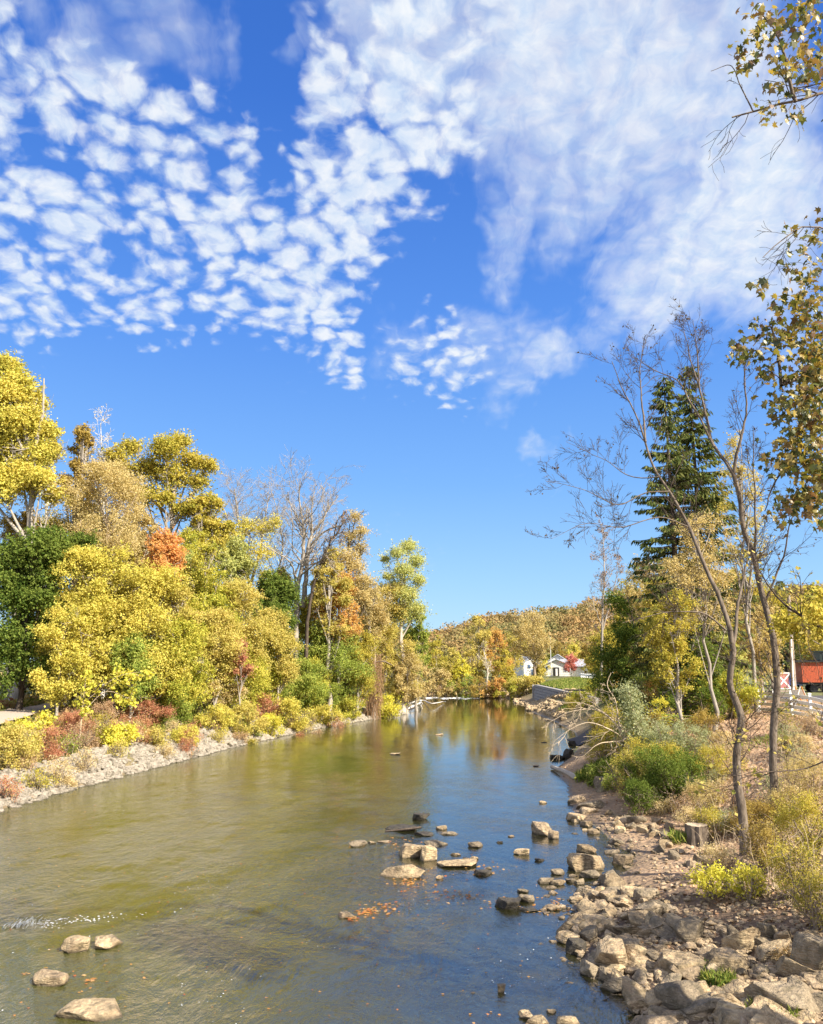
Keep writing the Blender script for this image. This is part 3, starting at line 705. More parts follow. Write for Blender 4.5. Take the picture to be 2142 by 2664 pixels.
for i, (x, t, hw, Y, k, bot, lab) in enumerate([
    (215, 1270, 60, 86, 'olivegold', 1480, 'olive tree rising behind the tan fine-twigged tree'), (330, 1330, 62, 82, 'tan', 1500, 'tan tree left of the orange red maple'),
    (480, 1370, 60, 82, 'ygreen', 1540, 'yellow green tree under the gold side of the oak'), (720, 1480, 50, 98, 'ygreen', 1620, 'light tree between the half bare elm and the forked tree'),
    (960, 1500, 50, 108, 'tan', 1680, 'tan tree right of the orange maple'), (300, 1500, 70, 71, 'olivegold', 1700, 'olive patch between the two big yellow maples'), (450, 1530, 60, 71, 'gold', 1720, 'gold tree under the orange red maple'),
    (150, 1590, 70, 64, 'yellow', 1830, 'low yellow tree in front of the dark green maple'), (560, 1590, 66, 73, 'gold', 1800, 'golden tree between two yellow green ones'),
    (680, 1680, 60, 84, 'ygreen', 1840, 'yellow green tree at the foot of the dark green one'), (725, 1600, 56, 84, 'gold', 1790, 'gold brown tree below the forked bare tree'),
    (930, 1640, 60, 98, 'olivegold', 1830, 'olive tree left of the vine-clad trunk'), (340, 1650, 60, 66, 'green', 1830, 'green tree low among the yellow maples'),
    (205, 1500, 50, 70, 'tan', 1660, 'tan tree just above the low yellow tree'), (480, 1440, 60, 79, 'palegreen', 1600, 'pale green tree right of the orange red maple'),
    (1060, 1700, 40, 112, 'tan', 1830, 'tan brush tree at the bend, behind the driftwood'), (800, 1720, 60, 93, 'ygreen', 1855, 'yellow green tree beside the two green locusts'),
    (110, 1350, 60, 78, 'olivegold', 1500, 'olive gold tree under the tallest yellow tree'), (560, 1700, 60, 74, 'tan', 1860, 'tan tangled tree near the stone edge'),
    (20, 1330, 60, 78, 'olivebrown', 1480, 'brown tree at the left edge above the dark green maple')]):
    tree('bank_tree', lab, x, 1820, t, hw, Y, k, n=8000, leaf=.21, bottom=bot, seed=800 + i, bark='pale' if i % 3 == 0 else 'grey', kind='round', lob=14, dense=.6)

def stem_px(pts, Y, dy=None):
    return [PD(x, y, Y + (0 if dy is None else dy[i])) for i, (x, y) in enumerate(pts)]
SPB = [dict(seg=8, wander=.22, up=.04, n=6, ang=48, ratio=.5, rr=.5, t0=.15, taper=.35), dict(seg=6, wander=.24, up=.04, n=5, ang=45, ratio=.55, rr=.55, taper=.4), dict(seg=4, wander=.22, up=.02, taper=.5)]
b0 = PD(270, 1790, 82); b0[2] = gz(b0[0], 82)
bare_tree('birch_tree', 'thin white birch top standing bare against the sky', [([b0, PD(272, 1500, 82), PD(268, 1250, 82), PD(262, 1100, 82)], .22, .03), ([PD(270, 1330, 82), PD(240, 1200, 82), PD(228, 1130, 81)], .10, .02)],
          'straw', 'white', seed=41, spec=SPB, nleaf=260, leaf=.16, nb=7, blen=.13, t0=.55, up=.5, tipr=.012)
b0 = PD(120, 1800, 79); b0[2] = gz(b0[0], 79)
bare_tree('birch_tree', 'white birch trunk showing below the tallest yellow tree', [([b0, PD(122, 1500, 79), PD(120, 1380, 79), PD(130, 1230, 79)], .28, .08)], 'yellow', 'white', seed=42, spec=SPB, nleaf=900, leaf=.2, nb=8, blen=.16, t0=.6, tipr=.012)
b0 = PD(655, 1780, 96); b0[2] = gz(b0[0], 96)
bare_tree('elm_tree', 'half bare elm with pale yellow leaves low in its crown', [([b0, PD(652, 1600, 96), PD(645, 1480, 96), PD(625, 1380, 96), PD(610, 1270, 96)], .34, .05), ([PD(650, 1530, 96), PD(675, 1440, 97), PD(690, 1350, 97), PD(700, 1290, 98)], .2, .04), ([PD(636, 1430, 96), PD(600, 1370, 94), PD(575, 1300, 94)], .14, .03)],
          'yellow', 'grey', seed=43, spec=SPB, nleaf=0, nb=15, blen=.26, t0=.5, up=.5, tipr=.011)
g = Geo(); rng = np.random.default_rng(44)
lb = np.array([[*PD(x, y, 95 + rng.uniform(-2, 2)), s, s, s * .8] for x, y, s in [(600, 1400, 1.5), (640, 1370, 1.3), (690, 1380, 1.6), (585, 1450, 1.3), (680, 1440, 1.8), (640, 1480, 1.2), (715, 1360, 1.0), (620, 1510, 1.5), (690, 1500, 1.2)]])
foliage(g, rng, lb, 4200, .26, 8, .5); _r = [o for o in COL.objects if o.get('label', '').startswith('half bare elm')][0]
g.build('crown', L_['yellow'], _r)
b0 = PD(772, 1790, 95); b0[2] = gz(b0[0], 95)
bare_tree('walnut_tree', 'tall forked bare tree with grey limbs above the left wood', [([b0, PD(770, 1650, 95), PD(775, 1540, 95), PD(790, 1430, 95), PD(787, 1350, 95), PD(778, 1290, 95), PD(782, 1245, 95)], .5, .05), ([PD(788, 1580, 95), PD(800, 1470, 95), PD(808, 1400, 95), PD(840, 1350, 95.5), PD(865, 1310, 96), PD(880, 1290, 96)], .34, .05),
          ([PD(805, 1420, 95), PD(850, 1380, 94), PD(885, 1368, 93), PD(910, 1355, 92)], .16, .03), ([PD(786, 1370, 95), PD(760, 1320, 96), PD(745, 1290, 97)], .16, .03), ([PD(812, 1390, 95), PD(812, 1320, 95), PD(820, 1270, 95)], .15, .03)],
          None, 'grey', seed=45, spec=SPB, nb=11, blen=.34, t0=.5, up=.15, tipr=.012)
b0 = PD(715, 1790, 99); b0[2] = gz(b0[0], 99)
bare_tree('walnut_tree', 'thin bare tree between the half bare elm and the forked one', [([b0, PD(712, 1520, 99), PD(735, 1440, 99), PD(730, 1370, 99), PD(705, 1270, 99)], .24, .03), ([PD(714, 1500, 99), PD(740, 1475, 99), PD(765, 1465, 99)], .1, .03)],
          None, 'grey', seed=46, spec=SPB, nb=11, blen=.22, t0=.5, up=.4, tipr=.011)
b0 = PD(800, 1800, 93.0); b0[2] = gz(b0[0], 93)
bare_tree('dead_tree', 'dark leaning limb rising through the gold maple', [([b0, PD(803, 1600, 93), PD(815, 1530, 93), PD(850, 1430, 93), PD(880, 1380, 93), PD(898, 1350, 93)], .3, .07), ([PD(868, 1400, 93), PD(885, 1345, 92), PD(905, 1330, 92)], .09, .02)],
          'drybrown', 'dark', seed=47, spec=SPB, nb=7, blen=.14, t0=.7, nleaf=500, leaf=.2, tipr=.012)
# vine-clad trunk at the bend
b0 = PD(972, 1870, 101); b0[2] = gz(b0[0], 101) 
vt = empty('vine_clad_trunk', tuple(b0), 'brown trunk thick with hanging dead vines at the river bend', 'tree')
g = Geo(); rng = np.random.default_rng(48)
pl = path([b0, PD(972, 1780, 101), PD(975, 1700, 101), PD(974, 1660, 101)], 14)
tubes(g, pl[None], np.linspace(.5, .1, 14)[None], 9); 
tubes(g, path([PD(976, 1722, 101), PD(1000, 1721, 100.5), PD(1020, 1730, 100)], 10)[None], np.linspace(.13, .04, 10)[None], 6)
g.build('trunk', B_['brown'], vt, True)
g = Geo(); k = 420; t = rng.uniform(0.15, .75, k); c = np.array([np.interp(t, np.linspace(0, 1, 14), pl[:, j]) for j in range(3)]).T
ang = rng.uniform(0, 2 * pi, k); rr = rng.uniform(.45, 1.1, k)
s = c + np.stack([np.cos(ang) * rr, np.sin(ang) * rr, rng.uniform(0, 1, k)], 1)
tubes(g, s[:, None] + np.cumsum(np.concatenate([np.zeros((k, 1, 3)), rng.normal(size=(k, 5, 3)) * .12 + (0, 0, -.5)], 1), 1), np.full((k, 6), .022), 3)
leaves(g, rng, s[rng.integers(0, k, 1500)] + rng.normal(size=(1500, 3)) * (.3, .3, .9), rdir(rng, 1500), .14, _KITE, rng.uniform(size=1500))
g.build('vines', L_['drybrown'], vt)
# shrubs along the left bank : (px, py, z, w, h, kind, n, leaf, label)
SH = [(25, 2040, 1.2, 3.4, 3.0, 'gold', 3200, .13, 'gold orange bush nearest the left edge above the stones'),
      (55, 2010, 1.4, 2.4, 3.0, 'lime', 900, .16, 'yellow sprays rising inside the gold orange bush'),
      (120, 2000, 1.5, 3.4, 2.5, 'maroon', 2600, .10, 'dark red bush at the left edge, behind the bright yellow sapling'),
      (110, 1975, 1.5, 1.3, 2.6, 'lime', 650, .20, 'slim bright yellow sapling in front of the dark red bush'),
      (190, 1960, 1.7, 3.6, 2.4, 'maroon', 2600, .10, 'maroon bush between two bright yellow saplings'),
      (60, 1960, 2.0, 4.0, 1.1, 'drybrown', 2200, .10, 'dry red brown weeds below the path'),
      (300, 1972, 1.5, 3.6, 1.9, 'lime', 1500, .20, 'low bright yellow bush spreading over the stones'),
      (270, 1930, 1.8, 3.0, 2.4, 'drybrown', 1500, .11, 'dull brown bush behind the low bright yellow bush'),
      (375, 1930, 1.7, 5.0, 3.2, 'maroon', 3600, .12, 'rounded pink red bush in the middle of the left bank'),
      (405, 1960, 1.4, 2.6, 1.8, 'gold', 1200, .12, 'small gold shrub at the foot of the pink red bush'),
      (460, 1925, 1.6, 4.4, 4.2, 'green', 3600, .15, 'green bush right of the pink red bush'),
      (480, 1955, 1.3, 4.0, 2.0, 'yellow', 1500, .14, 'yellow shrub on the stones below the green bush'),
      (560, 1930, 1.4, 4.6, 3.0, 'yellow', 2600, .16, 'yellow shrub at the middle of the stone edge'),
      (640, 1905, 1.4, 5.2, 3.6, 'gold', 2800, .17, 'gold shrub overhanging the stone edge'),
      (700, 1900, 1.3, 4.2, 2.6, 'lime', 1800, .16, 'bright yellow shrub leaning toward the water'),
      (760, 1890, 1.3, 5.5, 4.2, 'yellow', 2800, .18, 'tall yellow shrub before the green locust'),
      (690, 1880, 1.6, 5.0, 3.0, 'maroon', 1800, .15, 'dull red shrub between gold and yellow ones'),
      (840, 1880, 1.2, 5.5, 3.0, 'yellow', 2200, .18, 'yellow shrub near the right end of the stone edge'),
      (905, 1868, 1.2, 5.5, 3.4, 'ygreen', 2400, .19, 'yellow green shrub just left of the vine-clad trunk'),
      (1010, 1858, 1.2, 4.6, 4.6, 'lime', 2000, .2, 'bright yellow shrub just right of the vine-clad trunk'),
      (530, 1880, 2.2, 6.0, 4.0, 'drybrown', 2600, .14, 'brown weeds under the yellow green trees'),
      (420, 1870, 2.6, 5.0, 2.6, 'straw', 1800, .13, 'straw coloured weeds beyond the pink red bush'),
      (30, 1835, 2.9, 7.0, 2.6, 'straw', 1800, .16, 'straw weeds beyond the path at the left edge'),
      (110, 1830, 2.9, 6.0, 2.6, 'tan', 1800, .16, 'tan weeds between the path and the wood'),
      (245, 1815, 2.9, 5.0, 3.4, 'yellow', 2200, .18, 'yellow brush where the path enters the wood'),
      (190, 1905, 2.5, 4.4, .8, 'drybrown', 2000, .1, 'dull brown brush just below the path')]
for i, (px, py, z, w, h, k, n, lf, lab) in enumerate(SH):
    shrub('bush' if h > 2 else 'shrub', lab, px, py - (32 if px < 600 else 14), z, w * .85, h * .72, leafk=k, n=n, leaf=lf, seed=100 + i, lob=12, dense=.7)
sp = P(208, 1925, 2.0)
x0, y0 = sp[:2]; b0 = np.array([x0, y0, gz(x0, y0)])
bare_tree('maple_sapling', 'slender sapling with big clear yellow leaves on the left bank', [([b0, b0 + (0, 0, 2.2), b0 + (.1, 0, 4.6)], .06, .02), ([b0 + (0, 0, 2.2), b0 + (1.6, 0, 3.6), b0 + (3.2, .2, 3.0)], .035, .01), ([b0 + (0, 0, 2.8), b0 + (2.2, .3, 4.6), b0 + (4.0, 0, 4.9)], .03, .01)],
          'lime', 'straw', seed=49, nleaf=900, leaf=.24, nb=14, blen=.3, t0=.3, spec=SPEC_LIMB[2:], tipr=.008)
rngw = np.random.default_rng(870)
for k in range(70):
    px = rngw.uniform(-40, 900); base_ = np.interp(px, [0, 198, 395, 593, 790, 920], [2020, 1975, 1935, 1895, 1868, 1855]); up_l = np.interp(px, [0, 200, 400, 900], [1945, 1920, 1885, 1850])
    py = rngw.uniform(up_l, base_); q = P(px, py, 1.6); w = rngw.uniform(1.0, 2.6)
    shrub('weed', 'one of many small weeds and brambles mixed among the bushes of the left bank', 0, 0, 0, w, w * rngw.uniform(.4, .85), leafk=['drybrown', 'tan', 'olivegold', 'maroon', 'straw', 'maroon', 'gold', 'green'][k % 8], n=420, leaf=.10, seed=1300 + k, group='weeds mixed among the left bank bushes', cat='weed', world=(q[0], q[1]), lob=7, dense=.9)
# fallen pale logs at the bend
rng = np.random.default_rng(50)
for i, (pts, r, lab) in enumerate([([(1045, 1838), (1080, 1825), (1100, 1822), (1125, 1830), (1155, 1825), (1160, 1825)], .13, 'long white driftwood branch reaching over the water at the bend'),
                              ([(1055, 1846), (1078, 1836), (1092, 1826)], .16, 'short pale driftwood log leaning on the bank at the bend')]):
    p = [P(x, y, .25 + .35 * (j % 2)) for j, (x, y) in enumerate(pts)]
    g = Geo(); tubes(g, path(p, 20)[None], np.linspace(r, r * .35, 20)[None], 7, cap=True); tubes(g, path([p[1], p[1] + (.9, -1.6, .2), p[1] + (1.2, -3.0, -.3)], 8)[None], np.linspace(r * .5, .03, 8)[None], 5)
    o = g.build('driftwood', B_['white'], None, True); tag(o, lab, 'driftwood')
# ---------------------------------------------------------------- far end of the reach
def far_tree(*a, **k): return tree(*a, **k)
FT = [ # px, top, halfw, Y, leaf kind, n, bottom, label
    (1135, 1660, 34, 172, 'olivegold', 3600, 1800, 'olive gold tree at the left end of the far bank'),
    (1180, 1690, 38, 166, 'gold', 3800, 1805, 'round gold tree on the far bank, left of the small clear yellow one'),
    (1203, 1712, 20, 164, 'lime', 1800, 1790, 'small clear yellow tree over the far water'),
    (1150, 1740, 30, 163, 'tan', 2600, 1808, 'tan brush tree over the little rapids'),
    (1248, 1600, 36, 176, 'gold', 4200, 1770, 'tall gold tree left of the centre of the far bank'),
    (1225, 1640, 30, 186, 'tan', 2800, 1780, 'tan tree behind the tall gold tree of the far bank'),
    (1290, 1640, 38, 178, 'rust', 3600, 1770, 'orange tinted tree on the far bank'),
    (1315, 1690, 30, 172, 'olivegold', 2600, 1800, 'low olive tree above the far stones'),
    (1392, 1598, 52, 180, 'tan', 5200, 1720, 'spreading light brown tree left of the white house'),
    (1340, 1625, 34, 192, 'gold', 2800, 1740, 'pale gold tree behind the spreading light brown tree'),
    (1420, 1722, 16, 196, 'yellow', 1300, 1762, 'small yellow tree at the left corner of the white house'),
    (1500, 1680, 34, 226, 'yellow', 2600, 1745, 'pale yellow tree behind the roof of the white house'),
    (1460, 1670, 28, 232, 'olivebrown', 2000, 1730, 'brown green tree above the ridge of the white house'),
    (1538, 1712, 20, 184, 'olivegold', 1800, 1752, 'small olive tree standing before the grey roofed building'),
    (1400, 1728, 14, 182, 'gold', 1100, 1760, 'little gold tree hiding the left wall of the white house'),
    (1545, 1690, 34, 222, 'ygreen', 2400, 1745, 'yellow green tree behind the grey roofed building'),
    (1590, 1660, 46, 205, 'olivegold', 3200, 1760, 'olive tree right of the grey roofed building'),
    (1440, 1700, 18, 240, 'dkgreen', 1400, 1742, 'dark green tree behind the white house'),
    (1488, 1706, 20, 187, 'red', 2200, 1752, 'pink red tree in front of the white house'),
    (1620, 1600, 44, 150, 'olivegold', 4200, 1740, 'olive tree behind the ivy-clad tree'),
    (1560, 1655, 40, 165, 'olivebrown', 3600, 1770, 'brown green tree overhanging the grey roof'),
    (1098, 1720, 26, 158, 'tan', 2600, 1812, 'light brown tree at the bend beyond the fallen logs'),
]
for i, (px, top, hw, Y, k, n, bot, lab) in enumerate(FT):
    tree('far_tree', lab, px, 1790, top, hw, Y, k, 'grey' if i != 8 else 'brown', n=n, leaf=.28 if k == 'red' else .36, bottom=bot, seed=200 + i, kind=('round', 'up')[i % 2], lob=13, dense=.5, trunk_r=.35 if i == 8 else None)
b0 = PD(1265, 1790, 168); b0[2] = gz(b0[0], 168)
bare_tree('leaning_tree', 'bare pale trunk leaning beside the low olive tree of the far bank', [([b0, PD(1268, 1730, 168), PD(1255, 1680, 168)], .25, .08)], 'gold', 'pale', seed=230, spec=SPB, nleaf=300, leaf=.3, nb=8, blen=.3, tipr=.03)
for i, (px, py, w, h, k, lab) in enumerate([(1110, 1805, 9, 3.0, 'drybrown', 'brown brush at the far water line below the bend'), (1160, 1806, 9, 2.6, 'tan', 'tan brush at the far water line'), (1215, 1800, 10, 4.4, 'green', 'dark green bank bush over the far water'),
        (1250, 1792, 9, 4.2, 'olivebrown', 'shaded olive bush above the far stones'), (1290, 1790, 8, 4.0, 'rust', 'red brown bush at the left end of the far stones'), (1330, 1785, 9, 3.6, 'ygreen', 'green yellow bush behind the far stones'), (1365, 1775, 10, 3.8, 'gold', 'orange gold bush beside the retaining wall'),
        (1392, 1770, 7, 2.6, 'gold', 'small gold bush at the left end of the retaining wall')]):
    Y = 163 - i * 1.2
    shrub('bush', lab, px, py, 0, w, h, Yh=Y, leafk=k, n=1300, leaf=.34, seed=240 + i)
# forest on the ridge : one mass
rng = np.random.default_rng(300)
g = Geo(); nt = 6500
X = rng.uniform(-140, 520, nt); Y = rng.uniform(335, 640, nt) 
ok = X / Y > -0.05; X, Y = X[ok], Y[ok]
Z = ridge_z(X, Y); nt = len(X)
s = 2.6 + 5.2 * rng.uniform(size=nt) ** 2.2
lb = np.stack([X, Y, Z + s * 1.1, s, s, s * 1.15], 1)
tone = rng.uniform(0, 1, nt)
per = 90
d = rdir(rng, nt * per); d[:, 2] = np.abs(d[:, 2]) * 1.0 - .1; d[:, 1] = np.where(rng.uniform(size=nt * per) < .6, -np.abs(d[:, 1]), d[:, 1])
c = np.repeat(lb, per, 0)
leaves(g, rng, c[:, :3] + d * c[:, 3:6] * rng.uniform(.65, 1, (nt * per, 1)), unit(d + rng.normal(size=d.shape) * .6), rng.uniform(.9, 2.0, nt * per), _KITE, np.clip(np.repeat(np.clip(tone * .5 + .25 + .30 * vnoise(X, Y, 55, 77) + .2 * vnoise(X, Y, 16, 78), 0, 1), per) * .85 + rng.uniform(0, .15, nt * per), 0, 1))
for i in rng.choice(nt, 500, replace=False): pass
L_['ridge'] = leaf_mat('foliage_ridge', [(.10, .12, .055), (.17, .165, .065), (.25, .20, .085), (.33, .23, .10), (.37, .23, .10), (.28, .22, .09)], 0.2)
o = g.build('forest', L_['ridge']); tag(o, 'autumn forest covering the far ridge', 'forest', None, 'stuff')
# riffle of white water
g = Geo(); rng = np.random.default_rng(301)
for k in range(90):
    px = rng.uniform(1090, 1262); py = 1815 + (px - 1090) * -.006 + rng.normal() * 1.6; p = P(px, py, .03)
    L = rng.uniform(.3, 1.1); w_ = rng.uniform(.04, .10)
    th = np.linspace(0, 2 * pi, 9)[:-1]
    g.add(np.stack([p[0] + np.cos(th) * L, p[1] + np.sin(th) * w_ * 3, .02 + .07 * (np.cos(th * 2) + 1) * rng.uniform(.3, 1)], 1), [list(range(8))])
m, N = new_mat('foam'); finish(N, N.node('ShaderNodeBsdfDiffuse', {'Color': (.85, .88, .9, 1)}).outputs[0]); M['foam'] = m
o = g.build('riffle', m); tag(o, 'streak of white water across the far end of the river', 'white water', None, 'stuff')
g = Geo()
cx_, cy_ = P(75, 2412, 0)[:2]
for k in range(260):
    u = rng.exponential(.9); x = cx_ + u * 1.1 - .5 + rng.normal() * .12; y = cy_ + u * .35 + rng.normal() * .22
    L = rng.uniform(.01, .05) * (1.4 if u < .3 else .5); th = np.linspace(0, 2 * pi, 7)[:-1] + rng.uniform(0, 6)
    g.add(np.stack([x + np.cos(th) * L * 1.4, y + np.sin(th) * L, .015 + .05 * (np.cos(th) + 1) * (u < .6)], 1), [list(range(6))])
for k in range(500):  # white flecks painted on the water as sparkles and foam dots
    px = rng.uniform(0, 1500); py = 2080 + 600 * rng.uniform() ** .8; p = P(px, py, .02)
    if vnoise(p[:1], p[1:2], 2.2, 88)[0] < .15 or not inside(p[:1], p[1:2], RIVER)[0]: continue
    L = rng.uniform(.004, .013); th = np.linspace(0, 2 * pi, 6)[:-1]
    g.add(np.stack([p[0] + np.cos(th) * L * 1.5, p[1] + np.sin(th) * L * 1.5, .02 + 0 * th], 1), [list(range(5))])
o = g.build('foam_sparkles', m); tag(o, 'white foam near the left edge, with painted sparkle flecks across the river', 'foam', None, 'stuff')

# ---------------------------------------------------------------- plain materials
def flat_mat(name, col, rough=.6, metal=0.0, spec=.5, noise_amt=.12, nscale=3.0, col2=None):
    m, N = new_mat(name); pos = N.node('ShaderNodeNewGeometry').outputs['Position']
    n = N.noise(pos, nscale, 5, .65)
    c = N.mix(N.mr(n, .35, .7), (*col, 1), (*(col2 or [c * (1 - noise_amt * 2) for c in col]), 1))
    finish(N, N.node('ShaderNodeBsdfPrincipled', {'Base Color': c, 'Roughness': rough, 'Metallic': metal, 'Specular IOR Level': spec}).outputs[0]); return m
M['white'] = flat_mat('white_paint', (.80, .80, .79), .5)
M['siding'] = flat_mat('pale_siding', (.74, .74, .72), .6)
M['roofgrey'] = flat_mat('grey_roof', (.36, .38, .42), .7)
M['darkopen'] = flat_mat('dark_opening', (.02, .018, .02), .5)
M['vinyl'] = flat_mat('white_vinyl', (.82, .82, .82), .4, noise_amt=.04)
M['redcar'] = flat_mat('red_planks', (.60, .12, .04), .6, nscale=8, col2=(.36, .08, .04))
M['redbright'] = flat_mat('bright_red_paint', (.62, .06, .012), .5)
M['fadedred'] = flat_mat('faded_red', (.42, .16, .15), .7)
M['black'] = flat_mat('black_iron', (.012, .012, .014), .5)
M['blackpaint'] = flat_mat('dark_green_paint', (.02, .035, .03), .45)
M['glass'] = flat_mat('window_glass', (.10, .16, .28), .08, spec=.9, noise_amt=.02)
M['asphalt'] = flat_mat('asphalt', (.065, .06, .062), .9, nscale=12)
M['gravelpath'] = flat_mat('path_gravel', (.42, .34, .27), .95, nscale=14, noise_amt=.16)
M['block'] = flat_mat('concrete_blocks', (.34, .32, .30), .9, nscale=6)
M['orange'] = flat_mat('orange_paint', (.75, .30, .03), .5)
M['bluecar'] = flat_mat('blue_paint', (.03, .05, .20), .25)
M['wood'] = flat_mat('weathered_wood', (.30, .25, .20), .85, nscale=10)
M['lawn'] = flat_mat('mown_grass', (.10, .13, .03), .95, nscale=8, col2=(.20, .22, .06))
M['steel'] = flat_mat('galvanised_steel', (.5, .5, .52), .4, .6)
M['rubber'] = flat_mat('tyre_rubber', (.02, .02, .02), .8)

# ---------------------------------------------------------------- houses
def house(label, c, w, d, wall_h, ridge, ang, roofm, windows=(), door=None, group=None, name='white_house', porch=False):
    "gable end faces local -Y"
    root = empty(name, (c[0], c[1], c[2]), label, 'house', group); root.rotation_euler = (0, 0, ang)
    def put(nm, g, mat, parent=root):
        o = link(nm, g.mesh(nm), mat, parent); return o
    g = Geo(); x, y = w / 2, d / 2
    V = np.array([[-x, -y, 0], [x, -y, 0], [x, -y, wall_h], [0, -y, ridge], [-x, -y, wall_h], [-x, y, 0], [x, y, 0], [x, y, wall_h], [0, y, ridge], [-x, y, wall_h]], float)
    g.add(V, [[0, 1, 2, 3, 4], [6, 5, 9, 8, 7]]); g.add(V, [[0, 4, 9, 5], [1, 6, 7, 2]])
    for k in range(1, int(wall_h / .5)): box(g, (0, -y - .012, k * .5), (w, .02, .03))
    wl = put('wall', g, M['siding'])
    g = Geo(); th = .16; e = .45
    sl = (ridge - wall_h) / x
    for s in (-1, 1):
        a = np.array([0, 0, ridge + .05]); b = np.array([s * (x + e), 0, wall_h - sl * e + .05])
        q = []
        for yy in (-y - e, y + e):
            for p in (a, b): q += [p + (0, yy, 0), p + (0, yy, th)]
        q = np.array(q)
        g.add(q, [[0, 2, 3, 1], [4, 5, 7, 6], [1, 3, 7, 5], [0, 4, 6, 2], [2, 6, 7, 3], [0, 1, 5, 4]])
    put('roof', g, roofm)
    for (wx_, wz, ww, wh) in windows:
        g = Geo(); box(g, (wx_, -y - .05, wz), (ww + .25, .08, wh + .25)); f = put('window', g, M['white'])
        g = Geo(); box(g, (wx_, -y - .10, wz), (ww, .04, wh)); box(g, (wx_, -y - .125, wz), (.06, .02, wh)); put('pane', g, M['glass'], f)
    if door:
        g = Geo(); box(g, (door[0], -y - .06, door[2] / 2), (door[1], .08, door[2])); dd = put('door', g, M['darkopen'])
        g = Geo(); box(g, (door[0] + .1, -y - .12, door[2] * .45), (.5, .05, door[2] * .8)); put('door_panel', g, M['white'], dd)
    if porch:
        g = Geo(); box(g, (0, -y - 1.0, wall_h - .25), (w * .55, 2.0, .25))
        for s in (-1, -.33, .33, 1): box(g, (s * w * .26, -y - 1.85, (wall_h - .4) / 2), (.22, .22, wall_h - .4))
        put('porch', g, M['white'])
    return root
def at_ground(px, Y, z=None):
    p = PD(px, 1700, Y); p[2] = gz(p[0], Y) if z is None else z; return p
h1 = at_ground(1449, 199, 3.6)
house('white gabled house with a dark doorway beside the pink red tree', h1, 6.0, 9, 2.6, 3.9, radians(-12), M['roofgrey'], [(2.1, 1.8, .7, 1.2), (2.9, 1.8, .5, 1.2), (-2.4, 1.9, .5, .9)], (-.15, 1.4, 2.1))
house('smaller white gable standing behind the first white house', at_ground(1452, 212, 3.6), 4.8, 9, 3.6, 5.2, radians(-12), M['roofgrey'], [(0, 3.5, .7, .7)])
house('low white building with a long pale grey roof right of the pink red tree', at_ground(1530, 196, 3.6), 6, 13, 2.4, 3.9, radians(62), M['roofgrey'], [(-1.5, 1.6, 1.0, 1.1), (1.5, 1.6, 1.0, 1.1)], None)
house('white house half hidden by the trunk of the spreading brown tree', at_ground(1372, 204, 3.6), 4.6, 8, 3.2, 4.6, radians(10), M['roofgrey'], [(-1.0, 2.3, .7, .9), (1.0, 2.3, .7, .9), (0, .9, .9, 1.4)])
# flag pole by the house
g = Geo(); p = at_ground(1433, 190, 3.6); tubes(g, np.array([[p, p + (0, 0, 9.2)]]), np.array([[.09, .05]]), 6, cap=True); box(g, p + (0, 0, .15), (.5, .5, .3)); o = g.build('flag_pole', M['white'], None); tag(o, 'thin white flag pole before the white gabled house', 'flag pole')

# ---------------------------------------------------------------- retaining wall, lawn, guard rail
A = P(1394, 1822, 0.2); Bq = P(1552, 1880, 0.2)
A = np.array([A[0], A[1], 0]); Bq = np.array([Bq[0], Bq[1], 0])
dr_ = unit(Bq - A); nr_ = np.array([-dr_[1], dr_[0], 0]);
if nr_[0] > 0: nr_ = -nr_            # toward the water
Lw = np.linalg.norm(Bq - A)
wall = empty('retaining_wall', tuple(A), 'grey block retaining wall along the far right bank', 'wall')
g = Geo(); ax = np.array([dr_, nr_, [0, 0, 1]])
rng = np.random.default_rng(310)
H_ = 2.9; rows = 6; hh = H_ / rows
for r in range(rows):
    k = int(Lw / 1.6)
    for j in range(k + 1):
        x = (j + (r % 2) * .5) * Lw / k
        if x > Lw: continue
        box(g, A + dr_ * x - nr_ * (r * .05 + rng.uniform(0, .05)) + (0, 0, .1 + hh * (r + .5)), (Lw / k - .05, .7, hh - .06), ax)
g.build('blocks', M['block'], wall)
g = Geo(); box(g, A + dr_ * Lw / 2 - nr_ * .75 + (0, 0, H_ / 2), (Lw, .7, H_), ax); g.build('backing', M['darkopen'], wall)
g = Geo(); box(g, A - dr_ * .3 - nr_ * 2.5 + (0, 0, H_ / 2 + .05), (.5, 6, H_), ax); g.build('end_wall', M['block'], wall)
# lawn bank behind the wall
g = Geo(); k = 30; m2 = 10
pts = []
for j in range(k + 1):
    for q in range(m2 + 1):
        p = A + dr_ * (Lw * j / k) - nr_ * (.9 + q * 1.3)
        z = 3.0 + 1.0 * sin(min(q / 5, 1) * pi / 2) + .05 * rng.normal()
        if q == m2: z = 3.0
        pts.append((p[0], p[1], z))
i = np.arange(m2)[None, :] + np.arange(k)[:, None] * (m2 + 1)
g.add(pts, np.stack([i, i + m2 + 1, i + m2 + 2, i + 1], -1).reshape(-1, 4))
o = g.build('lawn_bank', M['lawn'], None, True); tag(o, kind='structure')
g = Geo(); n = 16000; u = rng.uniform(0, Lw, n); v = rng.uniform(.7, 11, n)
p = A + dr_ * u[:, None] - nr_ * v[:, None]; z = 3.0 + 1.0 * np.sin(np.minimum((v - .9) / 6.5, 1) * pi / 2)
p[:, 2] = z + .12
leaves(g, rng, p, np.stack([rng.normal(size=n), rng.normal(size=n) - .8, rng.uniform(0, .8, n)], 1), rng.uniform(.25, .6, n), _LANCE, rng.uniform(0, 1, n), tang=np.array([[0, 0, 1.0]]) + rng.normal(size=(n, 3)) * .3)
o = g.build('lawn_grass', L_['grass']); tag(o, 'sunlit grass on top of the retaining wall', 'grass', None, 'stuff')
